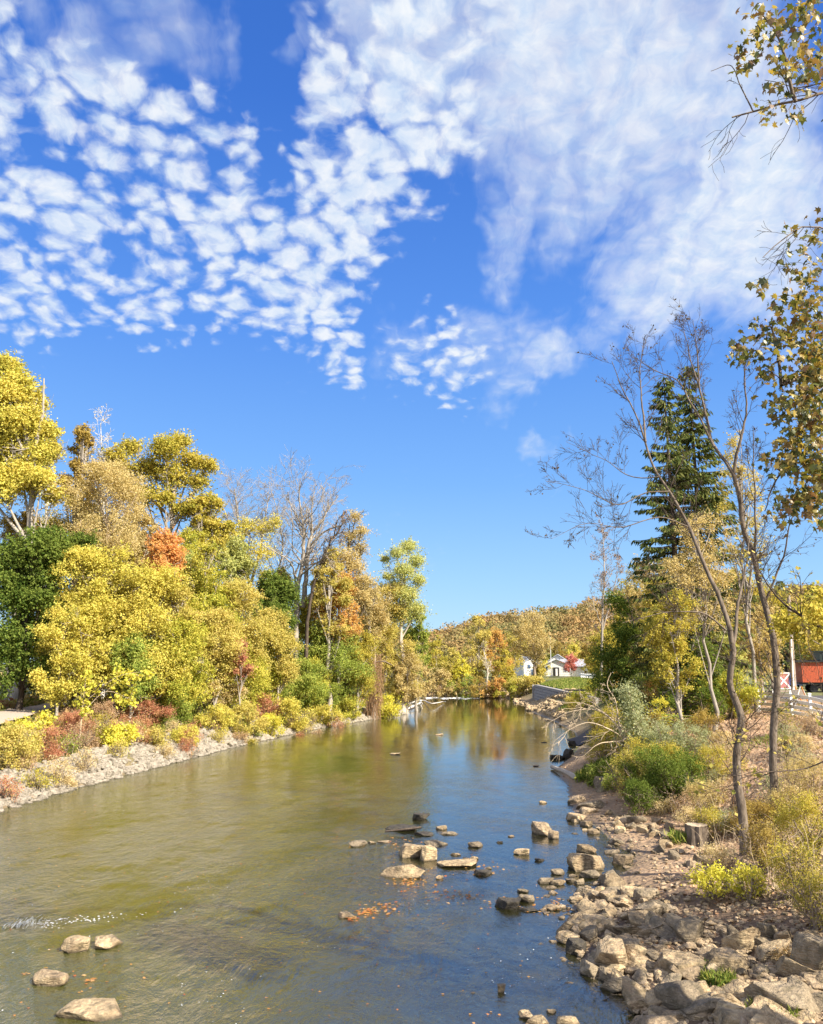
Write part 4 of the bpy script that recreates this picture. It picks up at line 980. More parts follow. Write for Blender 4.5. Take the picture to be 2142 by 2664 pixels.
rail = empty('guard_rail', tuple(A - nr_ * 8), 'low white guard rail on short posts above the retaining wall', 'guard rail')
for j in range(int(Lw / 1.9)):
    g = Geo(); box(g, A + dr_ * (1 + j * 1.9) - nr_ * 8.2 + (0, 0, 4.3), (.3, .3, 1.3), ax); g.build('post', M['white'], rail)
g = Geo(); box(g, A + dr_ * Lw / 2 - nr_ * 8.0 + (0, 0, 4.75), (Lw, .1, .28), ax); g.build('rail', M['white'], rail)

# ---------------------------------------------------------------- road, path
def ribbon(name, pts, width, mat, lift=.02, crown=0.0):
    c = path(pts, 60); t = unit(np.gradient(c, axis=0)); nrm = np.stack([-t[:, 1], t[:, 0], 0 * t[:, 0]], 1)
    k = 7; V = []
    for q in range(k):
        w_ = (q / (k - 1) - .5) * width
        e = c + nrm * w_; e[:, 2] = np.maximum(ground_z(e[:, 0], e[:, 1], False), ground_z(e[:, 0], e[:, 1])) + lift
        V.append(e)
    V = np.array(V); V[:, :, 2] = V[:, :, 2].max(0)[None] * .7 + V[:, :, 2] * .3 
    n = 60; i = np.arange(n - 1)[None, :] + np.arange(k - 1)[:, None] * n
    g = Geo(); g.add(V.reshape(-1, 3), np.stack([i, i + 1, i + 1 + n, i + n], -1).reshape(-1, 4))
    o = g.build(name, mat, None, True); tag(o, kind='structure'); return o
pz = 3.0
pp = [P(-500, 1960, pz), P(-200, 1905, pz), P(0, 1866, pz), P(100, 1846, pz), P(200, 1828, pz), P(290, 1816, pz), P(330, 1806, pz)]
ribbon('path', [(p[0], p[1], 0) for p in pp], 3.0, M['gravelpath'], .05)
fA = PD(2146, 1700, 42.5); fB = PD(1995, 1700, 58)
def fence_pt(y): return np.array([22.6 + (y - 46) * .06, y, 0.0])
rp = [(14, 72, 0), (24, 72, 0), (36, 74, 0), (52, 79, 0), (80, 92, 0)]
ribbon('road', rp, 5.5, M['asphalt'], .03)
rng = np.random.default_rng(320)
# vinyl fence : posts and four rails between them
posts = [30.2 + 2.62 * k for k in range(13)]
fr = empty('white_fence', tuple([*fence_pt(posts[0])[:2], 3.8]), 'white four rail vinyl fence at the top of the leafy slope', 'fence')
pts_ = []
for y in posts:
    p = fence_pt(y); p[2] = gz(p[0], p[1]); pts_.append(p)
    g = Geo(); box(g, p + (0, 0, .68), (.14, .14, 1.4), yaw(-.06)); box(g, p + (0, 0, 1.40), (.18, .18, .04), yaw(-.06)); box(g, p + (0, 0, 1.43), (.10, .10, .03), yaw(-.06)); g.build('post', M['vinyl'], fr)
for a, b in zip(pts_[:-1], pts_[1:]):
    for z in (.18, .51, .84, 1.17):
        d = unit(b - a); Ld = np.linalg.norm(b - a) - .15
        g = Geo(); nn = np.cross(d, (0, 0, 1)); box(g, (a + b) / 2 + (0, 0, z), (Ld, .045, .19), np.array([d, nn, np.cross(nn, d)])); g.build('rail', M['vinyl'], fr)

# ---------------------------------------------------------------- caboose
def caboose():
    Y = 86.0; c = PD(2082, 1700, Y); c[2] = 3.8
    root = empty('railway_caboose', tuple(c), 'red wooden railway caboose with dark cupola beyond the fence', 'caboose')
    root.rotation_euler = (0, 0, radians(-13))
    def put(nm, g, mat, par=root): return link(nm, g.mesh(nm), mat, par)
    L, Wd = 9.0, 2.8; z0, z1 = 1.05, 3.15
    g = Geo(); box(g, (L / 2, Wd / 2, (z0 + z1) / 2), (L, Wd, z1 - z0))
    rngp = np.random.default_rng(5)
    for i in range(int(L / .16)): box(g, (.08 + i * .16, -.012 - .012 * rngp.uniform(), (z0 + z1) / 2), (.125, .03, z1 - z0 - .02))
    body = put('body', g, M['redcar'])
    g = Geo(); box(g, (L / 2, Wd / 2, z1 + .10), (L + 1.5, Wd + .5, .14)); box(g, (L / 2, Wd / 2, z1 + .2), (L + 1.3, Wd * .7, .1)); put('roof', g, M['black'])
    g = Geo(); box(g, (3.4, Wd / 2, z1 + .65), (2.9, Wd * .95, .95)); box(g, (3.4, Wd / 2, z1 + 1.17), (3.2, Wd * 1.05, .1)); cup = put('cupola', g, M['blackpaint'])
    for x in (2.75, 4.05):
        g = Geo(); 
        for dx, dz, sx, sz in ((-.42, 0, .09, .72), (.42, 0, .09, .72), (0, .33, .93, .09), (0, -.33, .93, .09)): box(g, (x + dx, .04, z1 + .68 + dz), (sx, .06, sz))
        w_ = put('window_frame', g, M['white'], cup)
        g = Geo(); box(g, (x, .05, z1 + .68), (.8, .03, .6)); w2 = link('pane', g.mesh('pane'), M['glass'], cup)
    g = Geo(); box(g, (3.9, -.055, (z0 + z1) / 2 - .05), (2.0, .03, z1 - z0 - .3)); put('painted_panel', g, M['redbright'])
    g = Geo(); box(g, (L / 2, Wd / 2, z0 - .12), (L + 1.3, Wd * .9, .22)); put('underframe', g, M['black'])
    g = Geo(); 
    for dz in (0, .5, 1.0): box(g, (-.65, Wd / 2, z0 + dz), (.05, Wd * .9, .05))
    for dy in (.1, Wd / 2, Wd - .1): box(g, (-.65, dy, z0 + .5), (.05, .05, 1.1))
    put('railing', g, M['black'])
    for cx in (1.9, L - 1.9):
        g = Geo(); box(g, (cx, .35, .55), (2.2, .12, .28)); box(g, (cx, Wd - .35, .55), (2.2, .12, .28)); box(g, (cx, Wd / 2, .6), (.4, Wd * .7, .3)); tk = put('truck', g, M['black'])
        for dx in (-.75, .75):
            for yy in (.42, Wd - .42):
                th = np.linspace(0, 2 * pi, 21)[:-1]; g = Geo()
                for r_, y_a, y_b in ((.42, yy - .06, yy + .06), (.12, yy - .12, yy + .12)):
                    Vv = np.array([[cx + dx + r_ * cos(t), y_, .42 + r_ * sin(t)] for y_ in (y_a, y_b) for t in th]); n = 20
                    g.add(Vv, [[j, (j + 1) % n, n + (j + 1) % n, n + j] for j in range(n)]); g.add(Vv, [list(range(n))[::-1], list(range(n, 2 * n))])
                put('wheel', g, M['black'], tk)
    return root
caboose()
g = Geo(); c = PD(2082, 1700, 86)
dcb = np.array([cos(radians(-13)), sin(radians(-13)), 0]); ncb = np.array([-dcb[1], dcb[0], 0])
c[2] = 3.8
box(g, c + dcb * 5 + ncb * .65 + (0, 0, .02), (60, .1, .12), np.array([dcb, ncb, [0, 0, 1]])); box(g, c + dcb * 5 + ncb * 2.1 + (0, 0, .02), (60, .1, .12), np.array([dcb, ncb, [0, 0, 1]]))
o = g.build('rail_track', M['black']); tag(o, 'pair of steel rails under the caboose', 'rail track')
# folding barricade
Y = 60.0; b = PD(2076, 1700, Y); b[2] = gz(b[0], Y) + .05
bar = empty('folding_barricade', tuple(b), 'white folding A-frame barricade with orange feet behind the fence', 'barricade')
for s in (-1, 1):
    for yy in (-.0, 1.0):
        g = Geo(); p0 = b + (s * .52, yy, 0); p1 = b + (s * .04, yy, 1.35); tubes(g, np.array([[p0, p1]]), np.full((1, 2), .045), 4, cap=True); g.build('leg', M['white'] if s < 0 else M['orange'], bar)
    g = Geo()
    d_ = unit(np.array([-s * .48, 0, 1.35])); n_ = np.cross(d_, (0, 1, 0))
    box(g, b + (s * .27, .5, .80), (.62, 1.1, .03), np.array([d_, [0, 1, 0], n_]))
    g.build('board', M['white'], bar)
# utility pole
Y = 63.0; b = PD(2057, 1700, Y); b[2] = gz(b[0], Y)
up_ = empty('utility_pole', tuple(b), 'grey wooden utility pole with a white pipe up its side', 'utility pole')
g = Geo(); tubes(g, path([b, b + (.25, 0, 8.4)], 8)[None], np.linspace(.20, .14, 8)[None], 10, cap=True); g.build('post', M['wood'], up_, True)
g = Geo(); tubes(g, path([b + (-.12, -.22, .9), b + (.06, -.22, 6.2)], 4)[None], np.full((1, 4), .07), 7, cap=True); g.build('pipe', M['white'], up_, True)
g = Geo(); box(g, b + (.1, -.3, 5.6), (.35, .2, .5)); g.build('meter_box', M['steel'], up_)
# parked car behind the pole, seen between pole and caboose
def car(loc, ang, label, paint, name='parked_car', high=1.75):
    root = empty(name, tuple(loc), label, 'car'); root.rotation_euler = (0, 0, ang)
    prof = [(-2.3, .45), (-2.35, .95), (-2.2, 1.08), (-1.85, high - .05), (-1.6, high), (.55, high), (.75, high - .06), (1.35, 1.12), (2.2, .98), (2.35, .85), (2.38, .45)]
    def extr(pr, y0, y1, ty=0):
        n = len(pr); V = [(x, y0 + (ty if z > 1.15 else 0), z) for x, z in pr] + [(x, y1 - (ty if z > 1.15 else 0), z) for x, z in pr]
        return np.array(V), n
    g = Geo(); V, n = extr(prof, -.9, .9, .14)
    g.add(V, [[j, (j + 1) % n, n + (j + 1) % n, n + j] for j in range(n)]); g.add(V, [list(range(n)), list(range(2 * n - 1, n - 1, -1))])
    link('body', g.mesh('body'), paint, root)
    for y_, s in ((-.80, -1), (.80, 1)):
        for x0, x1 in ((-1.75, -.85), (-.78, .1), (.17, .95)):
            g = Geo(); xt = min(x1, .62); 
            V = np.array([(x0, s * .9, 1.15), (x1, s * .9, 1.15), (xt, s * .78, high - .1), (max(x0, -1.6), s * .78, high - .1)]); V = np.concatenate([V, V - (0, s * .06, 0)])
            g.add(V, [[0, 1, 2, 3], [7, 6, 5, 4], [0, 4, 5, 1], [1, 5, 6, 2], [2, 6, 7, 3], [3, 7, 4, 0]]); link('window', g.mesh('window'), M['glass'], root)
    g = Geo(); V = np.array([(1.36, -.72, 1.15), (1.36, .72, 1.15), (.80, .66, high - .08), (.80, -.66, high - .08)]); V = np.concatenate([V, V + (.03, 0, .03)]); g.add(V, [[0, 1, 2, 3], [7, 6, 5, 4], [0, 4, 5, 1], [1, 5, 6, 2], [2, 6, 7, 3], [3, 7, 4, 0]]); link('windscreen', g.mesh('windscreen'), M['glass'], root)
    for x in (-1.45, 1.45):
        for y in (-.82, .82):
            th = np.linspace(0, 2 * pi, 17)[:-1]; g = Geo()
            V = np.array([[x + .34 * cos(t), y_, .34 + .34 * sin(t)] for y_ in (y - .11, y + .11) for t in th]); n = 16
            g.add(V, [[j, (j + 1) % n, n + (j + 1) % n, n + j] for j in range(n)]); g.add(V, [list(range(n))[::-1], list(range(n, 2 * n))])
            w_ = link('wheel', g.mesh('wheel'), M['rubber'], root)
            g = Geo(); V = V * 1; V = np.array([[x + .2 * cos(t), y_, .34 + .2 * sin(t)] for y_ in (y - .125, y + .125) for t in th]); g.add(V, [[j, (j + 1) % n, n + (j + 1) % n, n + j] for j in range(n)]); g.add(V, [list(range(n))[::-1], list(range(n, 2 * n))]); link('rim', g.mesh('rim'), M['steel'], w_)
    for y in (-.65, .65):
        g = Geo(); box(g, (2.36, y, .78), (.06, .32, .16)); link('headlight', g.mesh('headlight'), M['white'], root)
    return root
b = PD(2064, 1700, 98); b[2] = 3.85
car(b, radians(200), 'blue and white car parked between the utility pole and the caboose', M['bluecar'], high=1.9)
b = PD(1856, 1700, 96); b[2] = 3.85
car(b, radians(175), 'grey car glimpsed under the trees left of the two slender trunks', M['steel'])
# white canopy frame behind the car, striped crossing gate, red hut with white cross boards
b = PD(2064, 1700, 106); b[2] = 3.85
cf = empty('canopy_frame', tuple(b), 'open white metal canopy frame behind the blue car', 'canopy')
for dx in (-1.4, 0.2, 2.2):
    for dy in (0, 3): 
        g = Geo(); box(g, b + (dx, dy, 1.9), (.16, .16, 3.8)); g.build('post', M['white'], cf)
g = Geo(); box(g, b + (.4, 1.5, 3.85), (4.0, 3.4, .18)); g.build('roof', M['roofgrey'], cf)
b = PD(2032, 1700, 74); b[2] = 3.8
hut = empty('red_gate_board', tuple(b), 'red board with a white diagonal cross beside the utility pole', 'gate')
g = Geo(); box(g, b + (0, 0, 1.5), (1.0, .12, 1.3)); box(g, b + (-.55, 0, .4), (.12, .12, .9)); box(g, b + (.55, 0, .4), (.12, .12, .9)); g.build('panel', M['fadedred'], hut)
g = Geo()
for s in (-1, 1):
    d_ = unit(np.array([1.2, 0, s * 1.3])); box(g, b + (0, -.08 - .01 * s, 1.5), (1.75, .02, .12), np.array([d_, [0, 1, 0], np.cross(d_, (0, 1, 0))]))
for z in (.8, 2.2): box(g, b + (0, -.10, z), (1.2, .02, .1))
g.build('cross_boards', M['white'], hut)
b = PD(2031, 1700, 66); b[2] = 3.8
bn = empty('park_bench', tuple(b), 'weathered wooden bench below the red board', 'bench')
g = Geo(); 
for y_ in (-.2, 0, .2): box(g, b + (0, y_, .45), (1.5, .16, .05))
g.build('seat', M['wood'], bn)
g = Geo(); 
for z in (.62, .84): box(g, b + (0, .32, z), (1.5, .04, .14))
g.build('backrest', M['wood'], bn)
for s in (-.65, .65):
    g = Geo(); box(g, b + (s, 0, .21), (.08, .5, .42)); box(g, b + (s, .36, .45), (.08, .05, .9)); g.build('leg', M['wood'], bn)
# ---------------------------------------------------------------- stump and right-bank plants
b = P(1808, 2075, 1.9); b[2] = gz(b[0], b[1])
st = empty('tree_stump', tuple(b), 'pale sawn tree stump with ridged bark on the leafy slope', 'stump')
g = Geo(); th = np.arange(40) * 2 * pi / 40; rr = .40 + .035 * np.sin(th * 10) + .03 * np.sin(th * 3 + 1)
V = []; 
for z, f in ((-.3, 1.35), (.1, 1.12), (.4, 1.0), (.68, .97)): V += [(b[0] + rr[j] * f * cos(th[j]), b[1] + rr[j] * f * sin(th[j]), b[2] + z) for j in range(40)]
F_ = [[a * 40 + j, a * 40 + (j + 1) % 40, (a + 1) * 40 + (j + 1) % 40, (a + 1) * 40 + j] for a in range(3) for j in range(40)]
g.add(V, F_); g.build('bark', B_['mid'], st)
g = Geo(); g.add([(x, y, z + .004) for x, y, z in V[120:]], [list(range(40))]); g.build('cut_face', B_['straw'], st)
# ---------------------------------------------------------------- right bank
def hit(px, py, zmax=4.2):
    "ground point seen at a photo pixel"
    d = ray(px, py); o = np.array([0, 0, CAMH]); prev = None
    t0 = (zmax - CAMH) / d[2] if d[2] < -1e-4 else 200
    ts = np.linspace(t0 * .98, min((-.5 - CAMH) / d[2], 400) if d[2] < -1e-4 else 400, 400)
    p = o + ts[:, None] * d; g_ = np.maximum(ground_z(p[:, 0], p[:, 1]), 0)
    k = np.argmax(p[:, 2] <= g_)
    q = p[k].copy(); q[2] = float(ground_z(q[:1], q[1:2])[0]); return q
def bush_at(px, py, w, h, k, label, n=900, leaf=.1, seed=1, name='shrub', **kw):
    q = hit(px, py)
    return shrub(name, label, px, py, 0, w, h, leafk=k, n=n, leaf=leaf, seed=seed, world=(q[0], q[1]), **kw)
DENS = 2.9
def spruce(label, px, top_y, Y, halfw, seed):
    rng = np.random.default_rng(seed)
    b = PD(px, 1700, Y); b[2] = gz(b[0], Y); top = PD(px, top_y, Y)[2]; H = top - b[2]; W_ = halfw * MPP(Y)
    root = empty('spruce_tree', tuple(b), label, 'tree')
    g = Geo(); tubes(g, path([b, b + (0, 0, H)], 8)[None], np.linspace(.32, .03, 8)[None], 7)
    nb = int(H * 13); t = rng.uniform(.1, 1, nb) ** .9; az = rng.uniform(0, 2 * pi, nb)
    L = W_ * (np.minimum(1, (1.04 - t) * 1.75)) ** .85 * rng.uniform(.5, 1.12, nb) + .12
    u = np.linspace(0, 1, 7)
    dirh = np.stack([np.cos(az), np.sin(az), 0 * az], 1)
    droop = -.42 * (1 - t) - .05
    pts = b + np.array([0, 0, 1]) * (t * H)[:, None, None] + dirh[:, None] * (L[:, None] * u)[..., None] + np.array([0, 0, 1]) * (L[:, None] * (droop[:, None] * 1.5 * u + .34 * u ** 3 + .12 * np.sin(u * 3)))[..., None]
    tubes(g, pts, np.linspace(1, .2, 7)[None] * (.015 + .011 * L[:, None]), 4)
    g.build('trunk', B_['dark'], root, True)
    g = Geo(); per = 42
    bi = np.repeat(np.arange(nb), (per * np.clip(L / W_ * 1.6, .25, 1.5)).astype(int)); n = len(bi)
    uu = rng.uniform(.12, 1.03, n) * 6; i0 = np.minimum(uu.astype(int), 5); f = (uu - i0)[:, None]
    p = pts[bi, i0] * (1 - f) + pts[bi, i0 + 1] * f
    out = dirh[bi]; side = np.stack([-out[:, 1], out[:, 0], 0 * az[bi]], 1)
    s = rng.uniform(-1, 1, n)[:, None]
    tg = unit(out * .55 + side * s * 1.0 + np.array([0, 0, -1]) * rng.uniform(.35, 1.5, n)[:, None])
    sz = rng.uniform(.25, .5, n)
    leaves(g, rng, p + tg * (sz * .45)[:, None] + side * s * .12, unit(np.cross(tg, rdir(rng, n))), sz, _LANCE * (.85, 1), np.clip(rng.normal(.45, .25, n), 0, 1), tang=tg)
    g.build('needles', L_['spruce'], root)
spruce('left of the two tall dark spruces behind the slender trunks', 1772, 985, 52, 120, 401)
spruce('right of the two tall dark spruces, its tip the highest', 1842, 952, 54, 118, 402)
spruce('small spruce between the slender trunk and the right edge', 2044, 1512, 100, 48, 403)
spruce('small spruce nearest the right edge above the caboose', 2128, 1518, 108, 46, 404)

RT = [ # px, top, hw, Y, leaf, n, leafsize, bottom, label, kind
    (1850, 1330, 96, 47, 'tan', 3600, .15, 1640, 'gold elm in front of the spruces, behind the slender trunks', 'round'),
    (1965, 1100, 66, 50, 'gold', 2000, .15, 1500, 'thin gold tree right of the spruces', 'up'),
    (1655, 1550, 88, 74, 'dkgreen', 16000, .22, 1830, 'ivy-clad dark green tree right of the retaining wall', 'column'),
    (1745, 1500, 70, 66, 'olivegold', 6500, .18, 1800, 'olive tree right of the ivy-clad tree', 'round'),
    (1700, 1455, 56, 70, 'tan', 4200, .18, 1640, 'tan fine-twigged tree above the ivy-clad tree', 'round'),
    (1735, 1600, 50, 60, 'dkgreen', 5200, .18, 1860, 'dark green tree close right of the ivy-clad tree', 'column'),
    (1845, 1570, 78, 64, 'ygreen', 7500, .18, 1800, 'yellow green tree behind the twin pale trunks', 'round'),
    (1930, 1480, 70, 68, 'olivegold', 6000, .18, 1740, 'olive gold tree between the two slender trunks', 'round'),
    (1985, 1560, 60, 62, 'tan', 3800, .16, 1790, 'tan tree behind the right slender trunk', 'round'),
    (2065, 1575, 60, 112, 'green', 4200, .3, 1720, 'green tree far behind the utility pole', 'round'),
    (2120, 1600, 50, 104, 'gold', 3600, .3, 1730, 'gold tree behind the cupola of the caboose', 'round'),
    (1990, 1620, 40, 118, 'ygreen', 2600, .3, 1760, 'yellow green tree far behind the fence', 'round'),
    (1765, 1540, 62, 45, 'olivegold', 5200, .14, 1800, 'olive gold tree close before the spruces', 'round'),
    (1730, 1590, 44, 52, 'olivegold', 3200, .14, 1800, 'gold olive tree overlapping the ivy-clad tree', 'round'),
    (1830, 1660, 60, 50, 'dkgreen', 3600, .14, 1850, 'dark shrubby tree behind the feathered plant', 'round'),
    (1790, 1480, 60, 58, 'gold', 5200, .16, 1700, 'gold tree between the olive tree and the spruces', 'round'),
    (1880, 1640, 60, 56, 'palegreen', 4200, .16, 1830, 'pale green tree low behind the left slender trunk', 'round'),
    (1700, 1640, 50, 72, 'olivebrown', 4200, .18, 1850, 'brown olive tree just behind the dark green tree', 'round'),
    (1660, 1500, 44, 84, 'olivegold', 3000, .2, 1640, 'gold olive top rising behind the ivy-clad tree', 'round'),
    (2010, 1500, 50, 70, 'olivegold', 3600, .17, 1700, 'olive tree behind the right slender trunk', 'round'),
    (1580, 1640, 50, 100, 'olivegold', 5000, .24, 1800, 'olive tree left of the ivy-clad tree', 'round'),
]
for i, (px, top, hw, Y, k, n, lf, bot, lab, kd) in enumerate(RT):
    tree('elm_tree' if 'elm' in lab else 'bank_tree', lab, px, 1800, top, hw, Y, k, 'grey' if k != 'dkgreen' else 'dark', n=n, leaf=lf, bottom=bot, seed=410 + i, kind=kd, trunk_r=.13, lob=16, dense=.5 if k != 'dkgreen' else .34, cl=12)
b0 = PD(1562, 1800, 92); b0[2] = gz(b0[0], 92)
bare_tree('plum_tree', 'thin purple-tinted sparse tree left of the spruces', [([b0, PD(1568, 1600, 92), PD(1572, 1450, 92), PD(1566, 1370, 92)], .2, .03), ([PD(1568, 1640, 92), PD(1600, 1520, 92), PD(1615, 1450, 92)], .1, .02)],
          'palepurple', 'grey', seed=430, spec=SPB, nleaf=1700, leaf=.15, nb=11, blen=.2, t0=.35, up=.6, tipr=.012)
# twin pale trunks with red creeper
b0 = hit(1806, 1868)
Yt = b0[1]
tw = bare_tree('twin_trunk_tree', 'pair of pale thin trunks with red creeper at their foot', [([b0 + (-.1, 0, -.2), PD(1800, 1760, Yt), PD(1802, 1690, Yt), PD(1812, 1620, Yt), PD(1818, 1560, Yt)], .13, .05), ([b0 + (.25, .2, -.2), PD(1814, 1760, Yt), PD(1817, 1640, Yt), PD(1814, 1560, Yt)], .10, .04), ([PD(1806, 1740, Yt), PD(1824, 1680, Yt), PD(1834, 1640, Yt)], .06, .02)],
          'tan', 'pale', seed=431, nleaf=500, leaf=.14, nb=8, blen=.3, t0=.55)
g = Geo(); rng = np.random.default_rng(432); n = 1100
t = rng.uniform(0, 1, n) ** 1.4; c = b0 + np.array([0.05, 0, 0]) + np.stack([rng.normal(size=n) * .17, rng.normal(size=n) * .2 - .1, t * 2.8], 1)
leaves(g, rng, c, rdir(rng, n) + (0, -.6, .2), .12, _KITE, rng.uniform(size=n)); g.build('creeper', L_['red'], tw)

TWIG = [dict(seg=8, wander=.10, up=.05, n=6, ang=34, ratio=.5, rr=.5, t0=.12, taper=.35), dict(seg=6, wander=.12, up=.03, n=4, ang=36, ratio=.5, rr=.55, t0=.1, taper=.4), dict(seg=4, wander=.2, up=.01, taper=.5)]
# slender tree, front left
q = hit(1938, 2222); Y1 = q[1]
print('slender 1', q)
S1 = lambda pts, dy=0: [PD(x, y, Y1 + dy * i / len(pts)) for i, (x, y) in enumerate(pts)]
bare_tree('slender_tree', 'left of the two slender nearly bare trees at the right, with the kinked trunk',
  [([q + (0, 0, -.4)] + S1([(1928, 2100), (1916, 1980), (1925, 1890), (1926, 1865), (1906, 1795), (1904, 1700), (1900, 1640)]), .175, .095),
   (S1([(1900, 1640), (1875, 1560), (1845, 1496), (1794, 1376), (1742, 1278), (1700, 1213), (1657, 1085), (1618, 1008), (1592, 940)], 1.5), .09, .012),
   (S1([(1905, 1700), (1914, 1640), (1922, 1560), (1938, 1490), (1950, 1400)], 1), .075, .02),
   (S1([(1890, 1640), (1840, 1600), (1780, 1590), (1700, 1600), (1620, 1620)], -2), .034, .006),
   (S1([(1742, 1278), (1690, 1280), (1610, 1312), (1507, 1269), (1421, 1252)], -1), .028, .005),
   (S1([(1720, 1240), (1657, 1243), (1571, 1196), (1473, 1149)], 1.5), .024, .005),
   (S1([(1790, 1370), (1720, 1345), (1620, 1372), (1530, 1362), (1434, 1402)], -1.5), .026, .005),
   (S1([(1680, 1150), (1672, 1060), (1665, 980), (1672, 900)], 1), .045, .008)],
  'darkleaf', 'mid', seed=440, spec=TWIG, nleaf=420, leaf=.10, nb=19, blen=.13, minl=1.9, t0=.3, brmax=.016, twigbark='dark', up=.25, tipr=.0055, shape=_LANCE * (1.6, 1), ks=(9, 6, 4, 3, 3))
q2 = hit(2016, 2140); Y2 = q2[1]
print('slender 2', q2)
S2 = lambda pts, dy=0: [PD(x, y, Y2 + dy * i / len(pts)) for i, (x, y) in enumerate(pts)]
bare_tree('slender_tree', 'right of the two slender nearly bare trees, its forked top reaching highest',
  [([q2 + (0, 0, -.4)] + S2([(2012, 2040), (2012, 1894), (2022, 1813), (2018, 1709), (2000, 1617), (1981, 1524), (1963, 1450), (1935, 1376), (1924, 1290), (1909, 1235)]), .16, .09),
   (S2([(1909, 1235), (1880, 1190), (1858, 1162), (1841, 1094), (1819, 1008), (1802, 957), (1790, 900), (1778, 850)], 1), .075, .010),
   (S2([(1909, 1235), (1915, 1190), (1926, 1149), (1941, 1077), (1939, 1000), (1935, 930)], -1), .07, .015),
   (S2([(1858, 1162), (1800, 1050), (1760, 990), (1700, 960), (1650, 930)], 2), .05, .01),
   (S2([(1819, 1008), (1815, 930), (1810, 880), (1802, 830)], -1), .04, .008),
   (S2([(1963, 1450), (1966, 1350), (1962, 1250), (1960, 1120)], -2), .05, .012),
   (S2([(1990, 1570), (2040, 1440), (2060, 1350), (2110, 1250)], -2), .05, .01),
   (S2([(2000, 1617), (2060, 1640), (2120, 1670), (2180, 1690)], -1), .055, .012)],
  'darkleaf', 'mid', seed=441, spec=TWIG, nleaf=620, leaf=.11, nb=19, blen=.14, minl=2.0, t0=.3, brmax=.016, twigbark='dark', up=.3, tipr=.0055, shape=_LANCE * (1.6, 1), ks=(9, 6, 4, 3, 3))
# gold leaves and long limb entering from the right
b0 = np.array([14.8, 22.0, 0]); b0[2] = gz(14.8, 22)
gt = bare_tree('beech_tree', 'gold-leaved tree whose low boughs hang in from the right edge', [([b0, b0 + (.2, 0, 5), b0 + (.1, 0, 11)], .3, .1),
   ([b0 + (.1, 0, 7.8), PD(2170, 1640, 20), PD(2080, 1600, 19), PD(2010, 1540, 19), PD(1975, 1480, 19)], .10, .015),
   ([b0 + (.1, 0, 3.4), PD(2160, 1975, 19), PD(2060, 2005, 18), PD(1950, 2015, 18), PD(1890, 2050, 18)], .035, .008)],
   'gold', 'dark', seed=442, spec=TWIG, nleaf=500, leaf=.12, nb=7, blen=.22, t0=.5, tipr=.005)
g = Geo(); rng = np.random.default_rng(443)
lb = np.array([[*PD(x, y, 20 + rng.uniform(-1, 1.5)), s, s, s * .7] for x, y, s in [(2125, 1610, .45), (2080, 1640, .4), (2140, 1640, .35), (2100, 1585, .3), (2040, 1620, .3), (2140, 1560, .4)]])
foliage(g, rng, lb, 900, .14, 6, .5); g.build('crown', L_['olivegold'], gt)

# big sycamore leaning in from outside the right edge
b0 = np.array([13.2, 11.0, 0]); b0[2] = gz(13.2, 11.0)
SY = [([b0 + (0, 0, -.4), b0 + (.1, .1, 5), b0 + (-.1, 0, 10), b0 + (-.3, 0, 15.5)], .42, .14),
      ([b0 + (-.1, 0, 9.0), PD(2230, 900, 13.5), PD(2142, 965, 13), PD(2080, 985, 12.8), PD(2033, 1002, 12.6)], .12, .03),
      ([b0 + (-.2, 0, 11.0), PD(2200, 220, 11.5), PD(2142, 240, 11.2), PD(2070, 265, 11), PD(2020, 272, 11), PD(1960, 290, 11), PD(1905, 305, 11)], .075, .012),
      ([PD(2070, 265, 11), PD(2050, 200, 11), PD(2040, 140, 11), PD(2010, 70, 11), PD(1985, 40, 11)], .03, .008),
      ([PD(1960, 290, 11), PD(1925, 220, 11), PD(1900, 170, 11), PD(1850, 185, 11)], .012, .004),
      ([b0 + (-.1, 0, 8.6), PD(2240, 700, 13), PD(2160, 600, 12.5), PD(2090, 590, 12.3), PD(2040, 620, 12.2), PD(1985, 670, 12)], .05, .006),
      ([PD(2033, 1002, 12.6), PD(2020, 900, 12.6), PD(2005, 850, 12.5), PD(1960, 900, 12.4)], .03, .008),
      ([PD(2142, 965, 13), PD(2090, 1080, 13), PD(2060, 1180, 13), PD(2010, 1270, 13), PD(1990, 1330, 13)], .05, .008),
      ([b0 + (-.1, 0, 7.0), PD(2200, 1150, 13), PD(2120, 1220, 13), PD(2080, 1300, 13)], .05, .01)]
sy = bare_tree('sycamore_tree', 'large sycamore with lobed gold-green leaves hanging in from the upper right edge', SY, None, 'mid', twigbark='dark', seed=450,
      spec=[dict(seg=7, wander=.16, up=-.01, n=5, ang=42, ratio=.5, rr=.5, t0=.2, taper=.4), dict(seg=5, wander=.2, up=-.02, taper=.4)], nb=17, blen=.17, t0=.25, up=.05, tipr=.003)
g = Geo(); rng = np.random.default_rng(451)
def hang(px, py, rx, ry, n, Y=12.6, s=.15, sm=1.0):
    n = int(n * 2.5); x = px + rng.normal(size=n) * rx * .5; y = py + rng.normal(size=n) * ry * .5
    p = np.array([PD(a, b, Y + rng.uniform(-.7, .7)) for a, b in zip(x, y)])
    nr = rdir(rng, n) + np.array([0, -.25, .35]); tg = np.array([0, 0, -1.0]) + rng.normal(size=(n, 3)) * .55
    leaves(g, rng, p, nr, s * rng.uniform(.6, 1.2, n), _LOBED * (rng.uniform(.6, 1.1), 1), rng.uniform(size=n), tang=tg, curl=rng.uniform(.3, 1.2))
